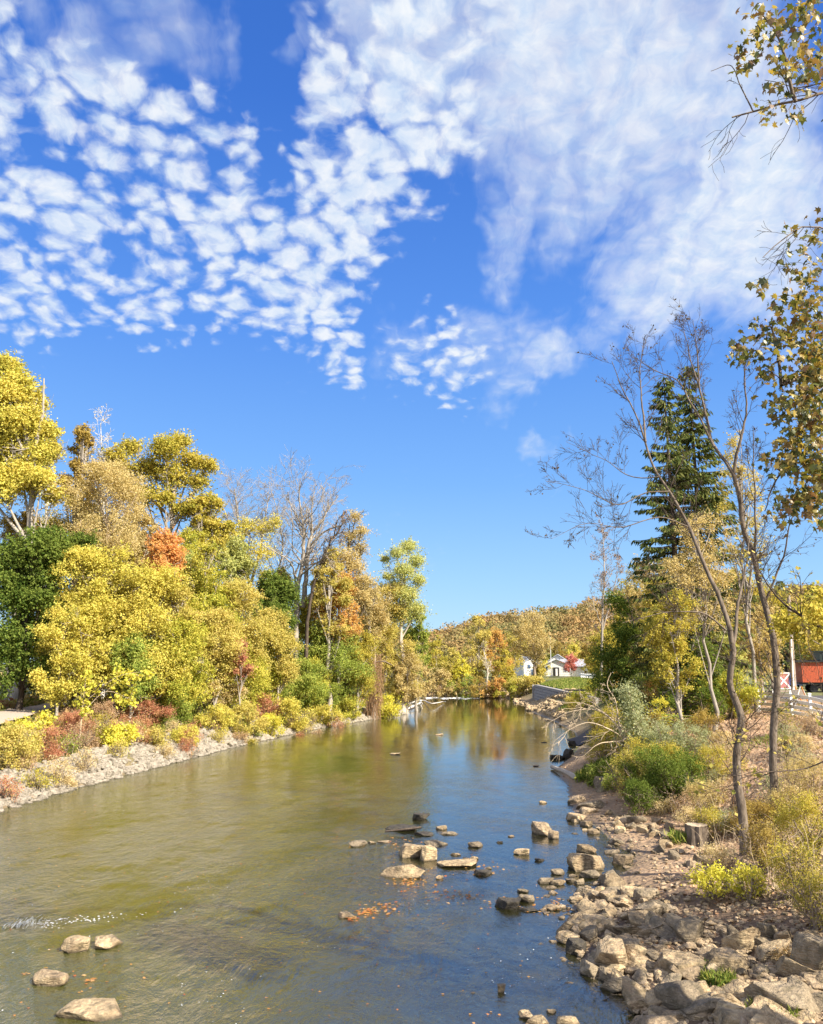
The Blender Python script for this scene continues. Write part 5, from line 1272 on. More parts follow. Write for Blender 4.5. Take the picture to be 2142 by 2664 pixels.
for a in [(1960, 110, 70, 90, 20, 11, .16), (2010, 60, 60, 60, 22, 11, .16), (2080, 90, 70, 110, 30, 11, .17), (2030, 210, 50, 70, 20, 11, .16), (2100, 180, 60, 60, 26, 11, .17), (1990, 285, 60, 30, 8, 11, .14), (2060, 300, 70, 30, 8, 11, .14), (2120, 30, 60, 50, 20, 11, .17), (1935, 165, 30, 40, 8, 11, .14),
          (2050, 600, 20, 26, 4), (2110, 610, 50, 50, 12), (1985, 745, 26, 16, 5, 12, .16), (2110, 700, 50, 50, 26), (2040, 680, 25, 30, 6), (2090, 790, 60, 60, 44), (2030, 790, 40, 30, 10), (2130, 860, 50, 70, 60), (2060, 880, 60, 60, 40), (1990, 860, 60, 40, 26), (1945, 930, 50, 24, 18), (1925, 900, 30, 30, 10), (1990, 960, 40, 50, 12),
          (2100, 1000, 70, 60, 70), (2130, 1080, 60, 80, 120), (2060, 1060, 70, 60, 60), (2100, 1160, 70, 60, 90), (2050, 1210, 60, 50, 34), (2000, 1190, 30, 30, 7), (2135, 1240, 50, 60, 70), (2100, 1300, 60, 40, 44), (2050, 1330, 50, 30, 18), (2140, 1350, 40, 30, 16), (2035, 1370, 30, 20, 5), (2125, 950, 50, 60, 60)]:
    hang(*a)
g.build('crown', L_['syc'], sy)

# sapling at the right edge, crown mostly outside the view, shading the rocks
rng = np.random.default_rng(455)
xx, yy = 12.3, 17.2; zz = gz(xx, yy); sp_ = empty('ash_sapling', (xx, yy, zz), 'bushy gold-leaved sapling cut by the right edge above the rocks', 'tree')
g = Geo(); tubes(g, path([(xx, yy, zz - .2), (xx + .1, yy, zz + 3), (xx - .1, yy, zz + 5.5)], 8)[None], np.linspace(.12, .03, 8)[None], 6); g.build('trunk', B_['brown'], sp_, True)
g = Geo(); lb = lobes_auto(rng, (xx, yy, zz + 3.4), 2.5, 2.4, 12, 'round'); foliage(g, rng, lb, 4200, .12, 10, .6); g.build('crown', L_['olivegold'], sp_)
# fallen dead tree with fanned branches, over the water's edge
q = hit(1665, 2010); q[2] += .1
qs = [q + (0, 0, -.2), PD(1630, 1930, q[1] + 1), PD(1610, 1880, q[1] + 2)]
bare_tree('dead_tree', 'broken straw-coloured tree with fanned bare branches over the water edge', [(qs, .13, .06),
   ([qs[1], PD(1600, 1880, q[1] + 2), PD(1560, 1850, q[1] + 2), PD(1490, 1850, q[1] + 2), PD(1420, 1885, q[1] + 2)], .05, .01),
   ([qs[1], PD(1590, 1900, q[1]), PD(1530, 1880, q[1]), PD(1480, 1900, q[1]), PD(1440, 1930, q[1])], .05, .01),
   ([qs[1], PD(1580, 1860, q[1] + 3), PD(1520, 1830, q[1] + 3), PD(1450, 1830, q[1] + 3)], .045, .01),
   ([qs[1], PD(1590, 1930, q[1]), PD(1550, 1940, q[1] - 1), PD(1510, 1975, q[1] - 1)], .04, .01),
   ([qs[2], PD(1600, 1820, q[1] + 2), PD(1580, 1780, q[1] + 2), PD(1590, 1750, q[1] + 2)], .05, .02)],
   None, 'straw', seed=460, spec=[dict(seg=7, wander=.12, up=-.05, n=5, ang=30, ratio=.55, rr=.6, t0=.1, taper=.3), dict(seg=5, wander=.16, up=-.05, taper=.3)], nb=18, blen=.30, t0=.1, up=.0, tipr=.009)
g = Geo(); rng = np.random.default_rng(461)
q = hit(1690, 1990); vt = empty('vine_curtain', tuple(q), 'grey green curtain of vines draped over a broken trunk', 'vine')
tubes(g, path([q, PD(1650, 1860, q[1]), PD(1635, 1790, q[1])], 10)[None], np.linspace(.12, .06, 10)[None], 6); g.build('trunk', B_['straw'], vt, True)
g = Geo(); n = 5200; t = rng.uniform(0, 1, n); px = 1630 + 45 * t + rng.normal(size=n) * (12 + 16 * t); py = 1785 + 190 * t + rng.normal(size=n) * 10
p = np.array([PD(a, b, q[1]) for a, b in zip(px, py)]); p[:, 1] += rng.normal(size=n) * .5
leaves(g, rng, p, rdir(rng, n) + (0, -.4, .5), rng.uniform(.07, .15, n), _KITE, rng.uniform(size=n)); g.build('leaves', L_['greygreen'], vt)
# compound-leaved tree-of-heaven sprout
q = hit(1765, 1945); ah = empty('sumac_plant', tuple(q), 'dark green plant with long feathered leaves fanned like a star', 'plant')
g = Geo(); tubes(g, path([q, q + (.05, 0, 1.5)], 4)[None], np.full((1, 4), .03), 5)
g2 = Geo()
for k in range(16):
    az = k * 2.4; L = rng.uniform(1.0, 1.7); u = np.linspace(0, 1, 12)
    d = np.array([cos(az), sin(az), 0]); base = q + (0, 0, 1.0 + .04 * k)
    pts = base + d * (L * u)[:, None] + np.array([0, 0, 1]) * (L * (.75 * u - .75 * u ** 2))[:, None]
    tubes(g, pts[None], np.linspace(.018, .006, 12)[None], 4)
    sd = np.array([-d[1], d[0], 0])
    for s in (-1, 1):
        pp_ = pts[2:] + sd * s * .13 - np.array([0, 0, .03]); tg = np.repeat((sd * s + d * .4 + (0, 0, -.15))[None], len(pp_), 0)
        leaves(g2, rng, pp_, np.repeat(np.array([[0, 0, 1.0]]), len(pp_), 0) + rng.normal(size=(len(pp_), 3)) * .15, .30, _LANCE * (1.1, 1), np.full(len(pp_), rng.uniform(.1, .8)), tang=tg)
g.build('stem', B_['brown'], ah, True); g2.build('leaves', L_['green'], ah)

RS = [ # px, py (foot), w, h, leaf, n, leafsize, label
    (1935, 1868, 4.6, 3.0, 'lime', 0, 0, ''),
    (1520, 1842, 4.0, 2.2, 'ygreen', 1000, .16, 'small yellow green bush growing before the retaining wall'),
    (1490, 1850, 2.4, 1.6, 'gold', 600, .14, 'gold sprig bush at the foot of the retaining wall'),
    (1575, 1830, 5.0, 2.6, 'ygreen', 2000, .15, 'yellow green bush spilling over the end of the retaining wall'),
    (1615, 1800, 4.0, 2.4, 'rust', 1200, .14, 'small orange red bush between wall and ivy-clad tree'),
    (1600, 1960, 3.0, 2.6, 'olivegold', 2400, .10, 'olive gold bush under the fanned dead branches'),
    (1570, 1985, 2.6, 1.9, 'olivegold', 1600, .09, 'olive bush at the water edge under the dead branches'),
    (1640, 1985, 2.2, 2.4, 'dkgreen', 1800, .09, 'dark bush behind the vine curtain foot'),
    (1722, 1930, 1.5, 2.6, 'lime', 1000, .10, 'bright yellow sapling left of the feathered green plant'),
    (1700, 1880, 1.8, 2.6, 'rust', 900, .10, 'orange leaved shrub above the vine curtain'),
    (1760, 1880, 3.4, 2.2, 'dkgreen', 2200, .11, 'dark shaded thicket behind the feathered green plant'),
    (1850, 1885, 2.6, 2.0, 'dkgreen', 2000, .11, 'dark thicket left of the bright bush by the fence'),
    (1760, 1800, 5.0, 3.0, 'drybrown', 1800, .14, 'brown bush behind the twin pale trunks'),
    (1700, 1840, 4.0, 3.2, 'green', 2200, .13, 'green bush at the foot of the dark green tree'),
    (1620, 1900, 3.4, 2.6, 'dkgreen', 3200, .12, 'dark tangled bush under the ivy-clad tree'),
    (1690, 1960, 2.8, 2.2, 'olivebrown', 3000, .09, 'brown olive tangle right of the vine curtain'),
    (1590, 1925, 3.0, 2.0, 'olivebrown', 2600, .10, 'brown bush behind the fanned dead branches'),
    (1830, 1940, 3.0, 1.8, 'olivebrown', 2600, .09, 'brown olive bush right of the feathered plant'),
    (1740, 2050, 3.0, 1.9, 'olivegold', 3200, .075, 'gold flecked bush above the dark green ones'),
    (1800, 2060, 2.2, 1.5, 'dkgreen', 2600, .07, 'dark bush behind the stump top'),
    (1665, 2120, 1.6, 1.5, 'dkgreen', 2200, .07, 'dark bush overhanging the far end of the rubble'),
    (1590, 2040, 2.6, 1.1, 'grass', 1800, .10, 'grass green clump at the waterside'),
    (1660, 2030, 3.0, 2.0, 'olivegold', 1600, .09, 'mixed olive weeds above the grass green clump'),
    (1720, 2000, 3.4, 2.3, 'greygreen', 3200, .08, 'grey green goldenrod bush in the middle of the slope'),
    (1795, 1990, 3.4, 2.0, 'greygreen', 3000, .08, 'grey green bush below the feathered plant'),
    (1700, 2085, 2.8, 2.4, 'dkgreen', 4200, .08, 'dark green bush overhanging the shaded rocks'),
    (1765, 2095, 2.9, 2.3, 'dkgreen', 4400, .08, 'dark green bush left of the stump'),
    (1642, 2085, 1.6, 2.2, 'gold', 1900, .07, 'yellow leaved bush hanging between dark bushes'),
    (1600, 2060, 1.6, .9, 'green', 1000, .08, 'low green bush above the dark boulder by the water'),
    (1830, 2110, 1.8, 1.2, 'tan', 1500, .07, 'tan weeds right of the stump foot'),
    (1850, 2040, 3.0, 1.6, 'olivegold', 2600, .07, 'grey green weeds behind the stump'),
    (1880, 1960, 2.6, 1.0, 'straw', 1500, .07, 'straw weeds beside the left slender trunk'),
    (1800, 2170, 1.4, .9, 'straw', 900, .06, 'pale straw weeds below the stump'),
    (1860, 2180, 1.8, 1.1, 'olivegold', 1500, .06, 'olive weeds at the foot of the left slender trunk'),
    (1970, 2180, 2.2, 1.3, 'olivebrown', 2200, .06, 'olive weeds between the slender trunks'),
    (2060, 2150, 2.2, 1.4, 'tan', 2200, .06, 'olive weeds right of the right slender trunk'),
    (2120, 2100, 2.2, 1.8, 'tan', 1800, .06, 'tan bush at the right edge below the fence'),
    (2110, 2230, 1.8, 1.9, 'olivegold', 2400, .06, 'yellow green shrub at the right edge'),
    (2000, 2270, 1.7, 1.3, 'olivebrown', 1900, .055, 'olive bush right of the yellow sprays'),
    (1880, 2280, 1.4, .8, 'straw', 900, .055, 'dry grass clump on the rubble slope'),
    (1860, 2335, 1.3, .75, 'lime', 520, .085, 'low shrub with bright yellow drooping leaf sprays'),
    (1950, 2340, 1.2, .8, 'lime', 460, .085, 'second bright yellow low shrub, right of the drooping one'),
    (2080, 2330, 1.6, 1.3, 'olivegold', 1700, .055, 'olive gold bush above the dark hollow'),
    (2135, 2420, 1.0, 1.2, 'olivegold', 1100, .05, 'gold leaved bush at the right edge above the rocks'),
    (2060, 2520, .7, .35, 'rust', 320, .04, 'small russet plant among the rocks'),
    (2090, 1960, 2.0, .7, 'straw', 900, .07, 'low straw tuft on the leafy slope'),
]
for i, (px, py, w, h, k, n, lf, lab) in enumerate(RS):
    if n: bush_at(px, py, w, h, k, lab, n=n, leaf=lf, seed=500 + i, name='bush' if h > 1.5 else 'shrub', lob=8)
q = hit(1925, 1872); shrub('bush', 'dense bright yellow green bush at the left end of the white fence', 0, 0, 0, 3.3, 2.5, leafk='ygreen', n=4200, leaf=.13, seed=570, world=(q[0], q[1] + .8), lob=12)
q = hit(1870, 1880); shrub('bush', 'yellow green bush left of the fence bush, half behind the trunk', 0, 0, 0, 2.6, 2.4, leafk='ygreen', n=2600, leaf=.13, seed=571, world=(q[0], q[1] + 1.5), lob=9)
# grass tufts and dead stalks
rng = np.random.default_rng(600)
g = Geo()
def tuft(c, r, h, n):
    a = rng.uniform(0, 2 * pi, n); rr = r * np.sqrt(rng.uniform(size=n)); p = np.stack([c[0] + rr * np.cos(a), c[1] + rr * np.sin(a)], 1)
    z = ground_z(p[:, 0], p[:, 1]); tg = unit(np.stack([rng.normal(size=n) * .45, rng.normal(size=n) * .45, np.ones(n)], 1)); hh = h * rng.uniform(.5, 1.2, n)
    leaves(g, rng, np.stack([p[:, 0], p[:, 1], z + hh * .42], 1), rdir(rng, n), hh, _LANCE * (.35, 1), rng.uniform(size=n), tang=tg)
for px, py, r, h, n in [(1560, 2010, 1.4, .7, 1100), (1600, 2020, 1.5, .8, 1100), (1640, 2000, 1.3, .8, 700), (1700, 1975, .8, 1.3, 500), (1690, 2035, .8, .7, 400), (1870, 2560, .35, .32, 500), (1850, 2540, .2, .3, 160), (2010, 2640, .5, .25, 420), (1950, 2650, .3, .2, 150), (1760, 2190, .4, .5, 120), (2000, 1930, 1.6, .35, 250), (1480, 1838, 1.5, .8, 250)]:
    tuft(hit(px, py), r, h, n)
for k in range(150):
    c = np.array([rng.uniform(21, 34), rng.uniform(34, 62)]); tuft(c, .8, .25, 26)
o = g.build('grass_tufts', L_['grass']); tag(o, 'tufts of green and straw grass on the right bank', 'grass', None, 'stuff')
g = Geo(); n = 900
pts = []
for k in range(n):
    px = rng.uniform(1600, 2142); py = rng.uniform(1960, 2400)
    if px < 1750 and py > 2150: continue
    if py > 2150 + (px - 1750) * .75: continue
    q = hit(px, py); h_ = rng.uniform(.5, 1.5); d = unit(np.array([rng.normal() * .4, rng.normal() * .4, 1.0]))
    c = np.array([0, 0, 0.0]) + q; mid = c + d * h_ * .6; end = c + d * h_ + np.array([rng.normal() * .25, rng.normal() * .2, -.15 * h_])
    pts.append([c, mid, end])
tubes(g, np.array(pts), np.array([[.008, .006, .003]]).repeat(len(pts), 0), 3, a=.3)
o = g.build('dead_stalks', B_['straw']); tag(o, 'thin dead weed stalks standing on the right slope', 'stalks', None, 'stuff')
for k in range(46):
    px = rng.uniform(1640, 2142); py = rng.uniform(1900, 2330)
    if py > 2150 + (px - 1750) * .6 or px < 1480 + (py - 1900) * .6 + 100: continue
    q = hit(px, py); w = rng.uniform(.7, 1.8)
    shrub('weed', 'one of many small dry weeds on the leafy slope', 0, 0, 0, w, w * rng.uniform(.4, .8), leafk=['straw', 'tan', 'olivegold', 'greygreen', 'drybrown', 'gold'][k % 6], n=380, leaf=.06, seed=900 + k, group='dry weeds of the leafy slope', cat='weed', world=(q[0], q[1]), lob=7, dense=.9)
# leaf litter
g = Geo(); n = 60000
x = rng.uniform(5, 38, n); y = 14 + 54 * rng.uniform(size=n) ** 1.15
drr = seg_dist(x, y, RBW); inn = inside(x, y, RIVER)
pk = np.clip((drr - 1.0) / 4, .03, 1) * ~inn * np.where(x > 30, .3, 1)
kp = rng.uniform(size=n) < pk; x, y = x[kp], y[kp]
p = np.stack([x, y, ground_z(x, y) + .03], 1)
leaves(g, rng, p, np.array([0, 0, 1.0]) + rng.normal(size=p.shape) * .45, rng.uniform(.05, .14, len(p)), _KITE * (1.5, 1), rng.uniform(size=len(p)), curl=.5)
o = g.build('leaf_litter', L_['litter']); tag(o, 'fallen brown leaves covering the right slope', 'fallen leaves', None, 'stuff')
# weeds over the left bank
g = Geo(); n = 60000
x = rng.uniform(-62, -6, n); y = rng.uniform(38, 118, n)
dll = seg_dist(x, y, LBW); inn = inside(x, y, RIVER); onl = dll < seg_dist(x, y, RBW)
zz = ground_z(x, y)
pth = seg_dist(x, y, np.array([p_[:2] for p_ in pp]))
kp = ~inn & onl & (dll > 2.6) & (dll < 26) & (pth > 1.7)
x, y, zz = x[kp], y[kp], zz[kp]
pat = vnoise(x, y, 4, 71) * .35 + .5 + rng.normal(size=len(x)) * .15
L_['weeds'] = leaf_mat('weeds', [(.12, .14, .03), (.26, .26, .06), (.40, .30, .12), (.34, .20, .11), (.28, .12, .07)])
hh = rng.uniform(.15, .6, len(x)) * np.clip(dll[kp] / 4, .5, 1.6)
leaves(g, rng, np.stack([x, y, zz + hh * .5 * rng.uniform(0, 1.5, len(x))], 1), rdir(rng, len(x)) + (.2, -.3, .6), hh * .75, _KITE * (.8, 1), np.clip(pat, 0, 1), tang=np.array([[0, 0, 1.]]) + rng.normal(size=(len(x), 3)) * .7)
o = g.build('weeds', L_['weeds']); tag(o, 'mixed dry weeds covering the left bank', 'weeds', None, 'stuff')
# ---------------------------------------------------------------- rocks
def rock_mat(name, c1, c2, c3):
    m, N = new_mat(name)
    pos = N.node('ShaderNodeNewGeometry').outputs['Position']
    n = N.noise(pos, 2.2, 5, .65); n2 = N.noise(pos, 14, 5, .7); n3 = N.noise(pos, 5.0, 3, .5)
    st = N.noise(N.vm('MULTIPLY', pos, (1, 1, 5)), 6, 3, .6)
    c = N.mix(N.mr(n, .35, .65), (*c1, 1), (*c2, 1)); c = N.mix(N.mr(n2, .5, .75), c, (*c3, 1)); c = N.mix(N.m('MULTIPLY', N.mr(n3, .50, .66), .62), c, (.10, .085, .05, 1))
    rv = N.mr(N.node('ShaderNodeObjectInfo').outputs['Random'], 0, 1, .62, 1.12)
    c = N.node('ShaderNodeVectorMath', {0: c, 'Scale': rv}, operation='SCALE').outputs[0]
    z = N.node('ShaderNodeSeparateXYZ', {0: pos}).outputs[2]
    wet = N.mr(N.m('ADD', z, N.m('MULTIPLY', n, .08)), .05, .11, 1, 0)
    c = N.mix(N.m('MULTIPLY', wet, .8), c, (.045, .035, .02, 1))
    b = N.node('ShaderNodeBump', {'Height': N.m('ADD', N.m('MULTIPLY', n2, .5), N.m('ADD', st, n3)), 'Strength': 1.0, 'Distance': .08}).outputs[0]
    finish(N, N.node('ShaderNodeBsdfPrincipled', {'Base Color': c, 'Roughness': N.mr(wet, 0, 1, .88, .3), 'Normal': b, 'Specular IOR Level': .35}).outputs[0])
    return m
RM = {'pale': rock_mat('pale_limestone', (.50, .38, .22), (.28, .20, .12), (.62, .50, .32)),
      'grey': rock_mat('grey_stone', (.30, .24, .16), (.17, .135, .09), (.42, .34, .23)),
      'dark': rock_mat('dark_wet_stone', (.075, .065, .055), (.04, .036, .03), (.13, .115, .09)),
      'rip': rock_mat('white_riprap', (.50, .44, .35), (.34, .30, .24), (.58, .52, .43)),
      'brown': rock_mat('brown_stone', (.40, .30, .19), (.27, .20, .12), (.50, .40, .28))}
bm = bmesh.new(); bmesh.ops.create_icosphere(bm, subdivisions=4, radius=1); bm.verts.ensure_lookup_table()
IV = np.array([v.co[:] for v in bm.verts]); IF = np.array([[v.index for v in f.verts] for f in bm.faces]); bm.free()
bm = bmesh.new(); bmesh.ops.create_icosphere(bm, subdivisions=2, radius=1); bm.verts.ensure_lookup_table()
IV2 = np.array([v.co[:] for v in bm.verts]); IF2 = np.array([[v.index for v in f.verts] for f in bm.faces]); bm.free()
def rock_verts(rng, lo=False):
    v = (IV2 if lo else IV).copy() * 1.25
    k = rng.integers(12, 20)
    for n in rdir(rng, k):
        n = unit(n * (1, 1, .9))
        d = v @ n; lim = rng.uniform(.55, .95); over = np.maximum(d - lim, 0)
        v -= over[:, None] * n * .97
    # one flat bed plane on top and bottom
    v[:, 2] = np.clip(v[:, 2], -.62, .62 + .1 * v[:, 0] * rng.uniform(-1, 1))
    if not lo:
        f = vnoise(v[:, 0] * 3 + v[:, 2] * 2 + 20, v[:, 1] * 3 - v[:, 2] * 2 + 20, .9, int(rng.integers(50, 60)))
        f2 = vnoise(v[:, 0] * 9 + v[:, 2] * 5 + 40, v[:, 1] * 9 + 40 - v[:, 2] * 7, .9, 61)
        v *= (1 + .045 * f + .022 * f2)[:, None]
    v /= np.abs(v).max(0)
    return v
rngR = np.random.default_rng(700)
ARCH = []
for i in range(16):
    me = mk_mesh('rock', rock_verts(rngR), [IF], None, True)
    me.materials.append(RM['pale']); ARCH.append(me)
ARCL = []
for i in range(12):
    me = mk_mesh('stone', rock_verts(rngR, True), [IF2], None, False); me.materials.append(RM['rip']); ARCL.append(me)
NR = [0]
def rock(x, y, z, sx, sy, sz, mat='pale', rot=None, label='', group=None, name='rock', lo=False, arch=None, tilt=.12):
    me = (ARCL if lo else ARCH)[(arch if arch is not None else int(rngR.integers(0, 99))) % (12 if lo else 16)]
    o = bpy.data.objects.new(name, me); COL.objects.link(o)
    o.location = (x, y, z); o.scale = (sx, sy, sz)
    o.rotation_euler = (rngR.normal() * tilt, rngR.normal() * tilt, rngR.uniform(0, 6.28) if rot is None else rot)
    o.material_slots[0].link = 'OBJECT'; o.material_slots[0].material = RM[mat]
    NR[0] += 1
    return tag(o, label, 'rock', group)
# rocks standing in the river: px,py = foot centre (photo), w = width px, aspect h/w, material, label
RV = [(1091, 2132, 54, .42, 'dark', 'smooth dark rock farthest out in the middle of the stream', .3),
      (1048, 2162, 78, .28, 'dark', 'flat dark slab just left of the smooth dark rock', .1),
      (1106, 2174, 52, .3, 'dark', 'low black rock between the dark slab and the grey flat stone', 0),
      (1152, 2158, 32, .45, 'pale', 'small pale stone right of the smooth dark rock', 0),
      (1170, 2172, 44, .25, 'grey', 'flat grey stone below the small pale one in midstream', 0),
      (1133, 2200, 66, .28, 'grey', 'flat grey stone behind the pair of touching pale boulders', .1),
      (1235, 2204, 44, .42, 'grey', 'grey stone alone right of midstream', .2),
      (1071, 2230, 76, .55, 'pale', 'left of two touching pale boulders in midstream', .3),
      (1117, 2238, 54, .85, 'pale', 'right of two touching pale boulders, the taller one', 1.0),
      (1046, 2284, 124, .36, 'pale', 'long pale slab lying nearest in midstream', -.05),
      (931, 2202, 50, .4, 'grey', 'rounded stone farthest left in the midstream group', .2),
      (968, 2195, 20, .4, 'pale', 'tiny pale stone between the rounded stone and the boulders', 0),
      (1000, 2192, 36, .25, 'brown', 'low brown stone half awash behind the pale boulders', 0),
      (1191, 2254, 110, .2, 'pale', 'thin pale slab right of the pale boulders', .06),
      (1235, 2236, 26, .4, 'pale', 'small pale stone above the right end of the thin slab', 0),
      (1186, 2226, 26, .35, 'pale', 'little pale stone above the thin slab', 0),
      (1210, 2238, 18, .5, 'dark', 'little dark stone beside the thin slab', 0),
      (1360, 2224, 40, .5, 'pale', 'pointed pale stone alone in the blue water at right', .2),
      (1413, 2172, 64, .66, 'brown', 'tall rough boulder right of centre with a broken top', -.6),
      (1444, 2182, 30, .9, 'brown', 'broken end piece leaning on the tall rough boulder', 0),
      (1406, 2240, 30, .3, 'dark', 'flat dark stone behind the big right bank boulder', 0),
      (1413, 2090, 22, .4, 'pale', 'tiny pale stone far right in the blue water', 0),
      (1330, 2178, 20, .35, 'brown', 'tiny brown stone left of the tall rough boulder', 0),
      (1300, 2193, 18, .35, 'dark', 'tiny dark stone midway to the tall rough boulder', 0),
      (1258, 2276, 48, .35, 'dark', 'flat dark stone right of the thin pale slab', 0),
      (1272, 2262, 18, .5, 'grey', 'tiny stone above the flat dark one', 0),
      (1144, 2287, 20, .55, 'pale', 'cube-like little stone right of the long pale slab', 0),
      (1325, 2362, 64, .5, 'dark', 'dark rock at the point of the stones by the right bank', .3),
      (1374, 2345, 50, .45, 'grey', 'grey rock touching the dark rock by the right bank', 0),
      (1362, 2322, 30, .4, 'grey', 'small grey rock behind the dark point rock', 0),
      (1438, 2366, 48, .35, 'brown', 'brown flat stone right of the dark point rock', 0),
      (1375, 2370, 50, .15, 'dark', 'thin dark stone awash under the dark point rock', 0),
      (1304, 2582, 26, .9, 'pale', 'small cubic stone alone near the bottom centre', .2),
      (1370, 2652, 40, .5, 'pale', 'pale stone left of the pair at the bottom edge', 0),
      (1400, 2672, 62, .5, 'pale', 'pale stone cut by the bottom edge', .4),
      (1438, 2636, 26, .45, 'pale', 'small pale stone above the pair at the bottom edge', 0),
      (1480, 2668, 56, .45, 'pale', 'right stone of the pair at the bottom edge', -.2),
      (898, 2388, 46, .4, 'brown', 'ochre stone with orange leaves against it', 0),
      (1450, 2275, 40, .45, 'grey', 'grey stone beside the big flat-topped boulder', 0),
      (1420, 2298, 46, .4, 'grey', 'left stone of the small cluster off the right bank', 0),
      (1452, 2302, 40, .4, 'pale', 'pale stone of the small cluster off the right bank', 0),
      (1435, 2312, 30, .35, 'brown', 'leaf-strewn stone of the small cluster off the right bank', 0),
      (1143, 1913, 22, .3, 'pale', 'pale stone farthest up the river', 0),
      (1028, 1963, 30, .25, 'pale', 'pale stone on the left in the far water', 0),
      (1491, 1938, 22, .7, 'dark', 'black rock at the right water edge under the dead branches', 0),
      (1452, 1974, 40, .4, 'dark', 'black slab pointing into the river at right', 0),
      (1480, 1972, 34, .9, 'dark', 'black upright rock behind the black slab', .5),
      (1416, 1932, 16, .15, 'dark', 'thin dark stone in the far blue water', 0),
      (1394, 1994, 20, .3, 'brown', 'brown stone in the water off the black slab', 0),
      (194, 2478, 66, .66, 'pale', 'upright pale stone of the pair at the lower left', .5),
      (274, 2464, 84, .42, 'pale', 'sloping pale stone of the pair at the lower left', -.5),
      (132, 2562, 120, .34, 'pale', 'flat square stone at the lower left', -.5),
      (231, 2650, 160, .26, 'pale', 'flat slab half under water nearest the lower left corner', -.35)]
for i, (px, py, w, asp, mt, lab, rot) in enumerate(RV):
    p = P(px, py, 0); wm = w * MPP(p[1]) / 2 * 1.05
    hz = max(asp - .13, .10) * w * MPP(p[1]) * 1.05
    rock(p[0], p[1] + wm * .3, hz * .2, wm, wm * rngR.uniform(.6, .85), hz * .6, mt, rot + rngR.normal() * .15, lab, tilt=.06, arch=i * 5)
RB_ = [(1528, 2222, 48, .55, 'pale', 'flat pale block sitting behind the big flat-topped boulder', .1), (1528, 2268, 98, .5, 'pale', 'big flat-topped boulder at the edge of the sand bar', .05), (1622, 2252, 50, .6, 'brown', 'brown and dark boulder alone on the sand bar', .4),
       (1537, 2286, 52, .45, 'grey', 'grey boulder in front of the big flat-topped one', .1), (1590, 2302, 60, .6, 'grey', 'blue grey pyramid-shaped boulder', .6), (1494, 2138, 52, .45, 'pale', 'pale block at the water edge of the far sand bar', .2),
       (1530, 2118, 46, .4, 'brown', 'brown block behind the pale water-edge block', 0), (1503, 2090, 44, .5, 'brown', 'brown rock at the water below the grassy point', 0), (1575, 2062, 60, .7, 'grey', 'grey rounded boulder under the overhanging bush', 0),
       (1540, 2104, 70, .35, 'grey', 'shaded grey slab under the overhanging bushes', -.3), (1690, 2345, 66, .55, 'grey', 'shaded boulder beside the dark gravel patch', 0), (1796, 2452, 80, .75, 'grey', 'large rounded boulder with a pitted face on the rock pile', .2),
       (1592, 2520, 104, .62, 'pale', 'long tilted boulder at the water edge of the rock pile', -.75), (1775, 2540, 116, .5, 'pale', 'wide pale sloping slab in the middle of the rock pile', -.45), (1888, 2545, 100, .62, 'pale', 'block-shaped pale rock with an upright face', .05),
       (1765, 2630, 130, .55, 'grey', 'biggest grey block at the water near the bottom edge', -.25), (2000, 2450, 50, .9, 'grey', 'narrow standing rock with dark holes', .2), (2025, 2500, 96, .5, 'pale', 'rough pale rock below the narrow standing one', -.3),
       (2125, 2540, 110, .9, 'grey', 'large grey boulder at the right edge', .2), (2045, 2630, 160, .45, 'grey', 'long grey slab near the lower right corner', -.3), (1826, 2600, 62, .7, 'pale', 'pale wedge rock beside the biggest grey block', .4),
       (2050, 2585, 54, .6, 'pale', 'pale angular rock above the long grey slab', .3), (1895, 2655, 78, .6, 'pale', 'pale rock at the bottom edge right of the biggest block', .1), (1750, 2668, 60, .6, 'pale', 'small pale boulder cut by the bottom edge', .2),
       (1560, 2420, 100, .4, 'pale', 'broad pale slab at the top of the rock pile', -.15), (1650, 2395, 60, .4, 'pale', 'narrow pale slab behind the broad one', .1), (1730, 2420, 80, .4, 'pale', 'pale slab left of the large rounded boulder', .15),
       (1510, 2400, 42, .6, 'pale', 'pale rock at the upper left corner of the pile', 0), (1480, 2460, 52, .6, 'pale', 'pale rock at the water edge left of the tilted boulder', 0), (1500, 2485, 50, .8, 'dark', 'dark wet rock under the water edge of the pile', .3),
       (1700, 2370, 100, .25, 'grey', 'grey flat slab at the back of the rock pile', .1), (1600, 2330, 60, .4, 'grey', 'grey rock between the water and the dark gravel', 0), (1660, 2145, 50, .5, 'grey', 'shaded rock under the dark bush', 0), (1985, 2540, 46, .5, 'grey', 'small grey rock between pale block and rough rock', .2), (1960, 2620, 60, .4, 'grey', 'grey rock left of the long grey slab', .3), (2110, 2450, 60, .5, 'pale', 'pale rock at the foot of the right edge bush', 0), (1850, 2225, 46, .4, 'pale', 'pale slab of rock on the rubble slope', 0)]
for i, (px, py, w, asp, mt, lab, rot) in enumerate(RB_):
    p = hit(px, py - w * asp * .2); p[2] = max(p[2], 0); wm = w * MPP(p[1]) / 2 * 1.15; hz = max(asp - .14, .12) * w * MPP(p[1]) * 1.1
    rock(p[0], p[1], p[2] + hz * .2, wm, wm * .8, hz * .6, mt, rot, lab, tilt=.10, arch=i * 3 + 1)
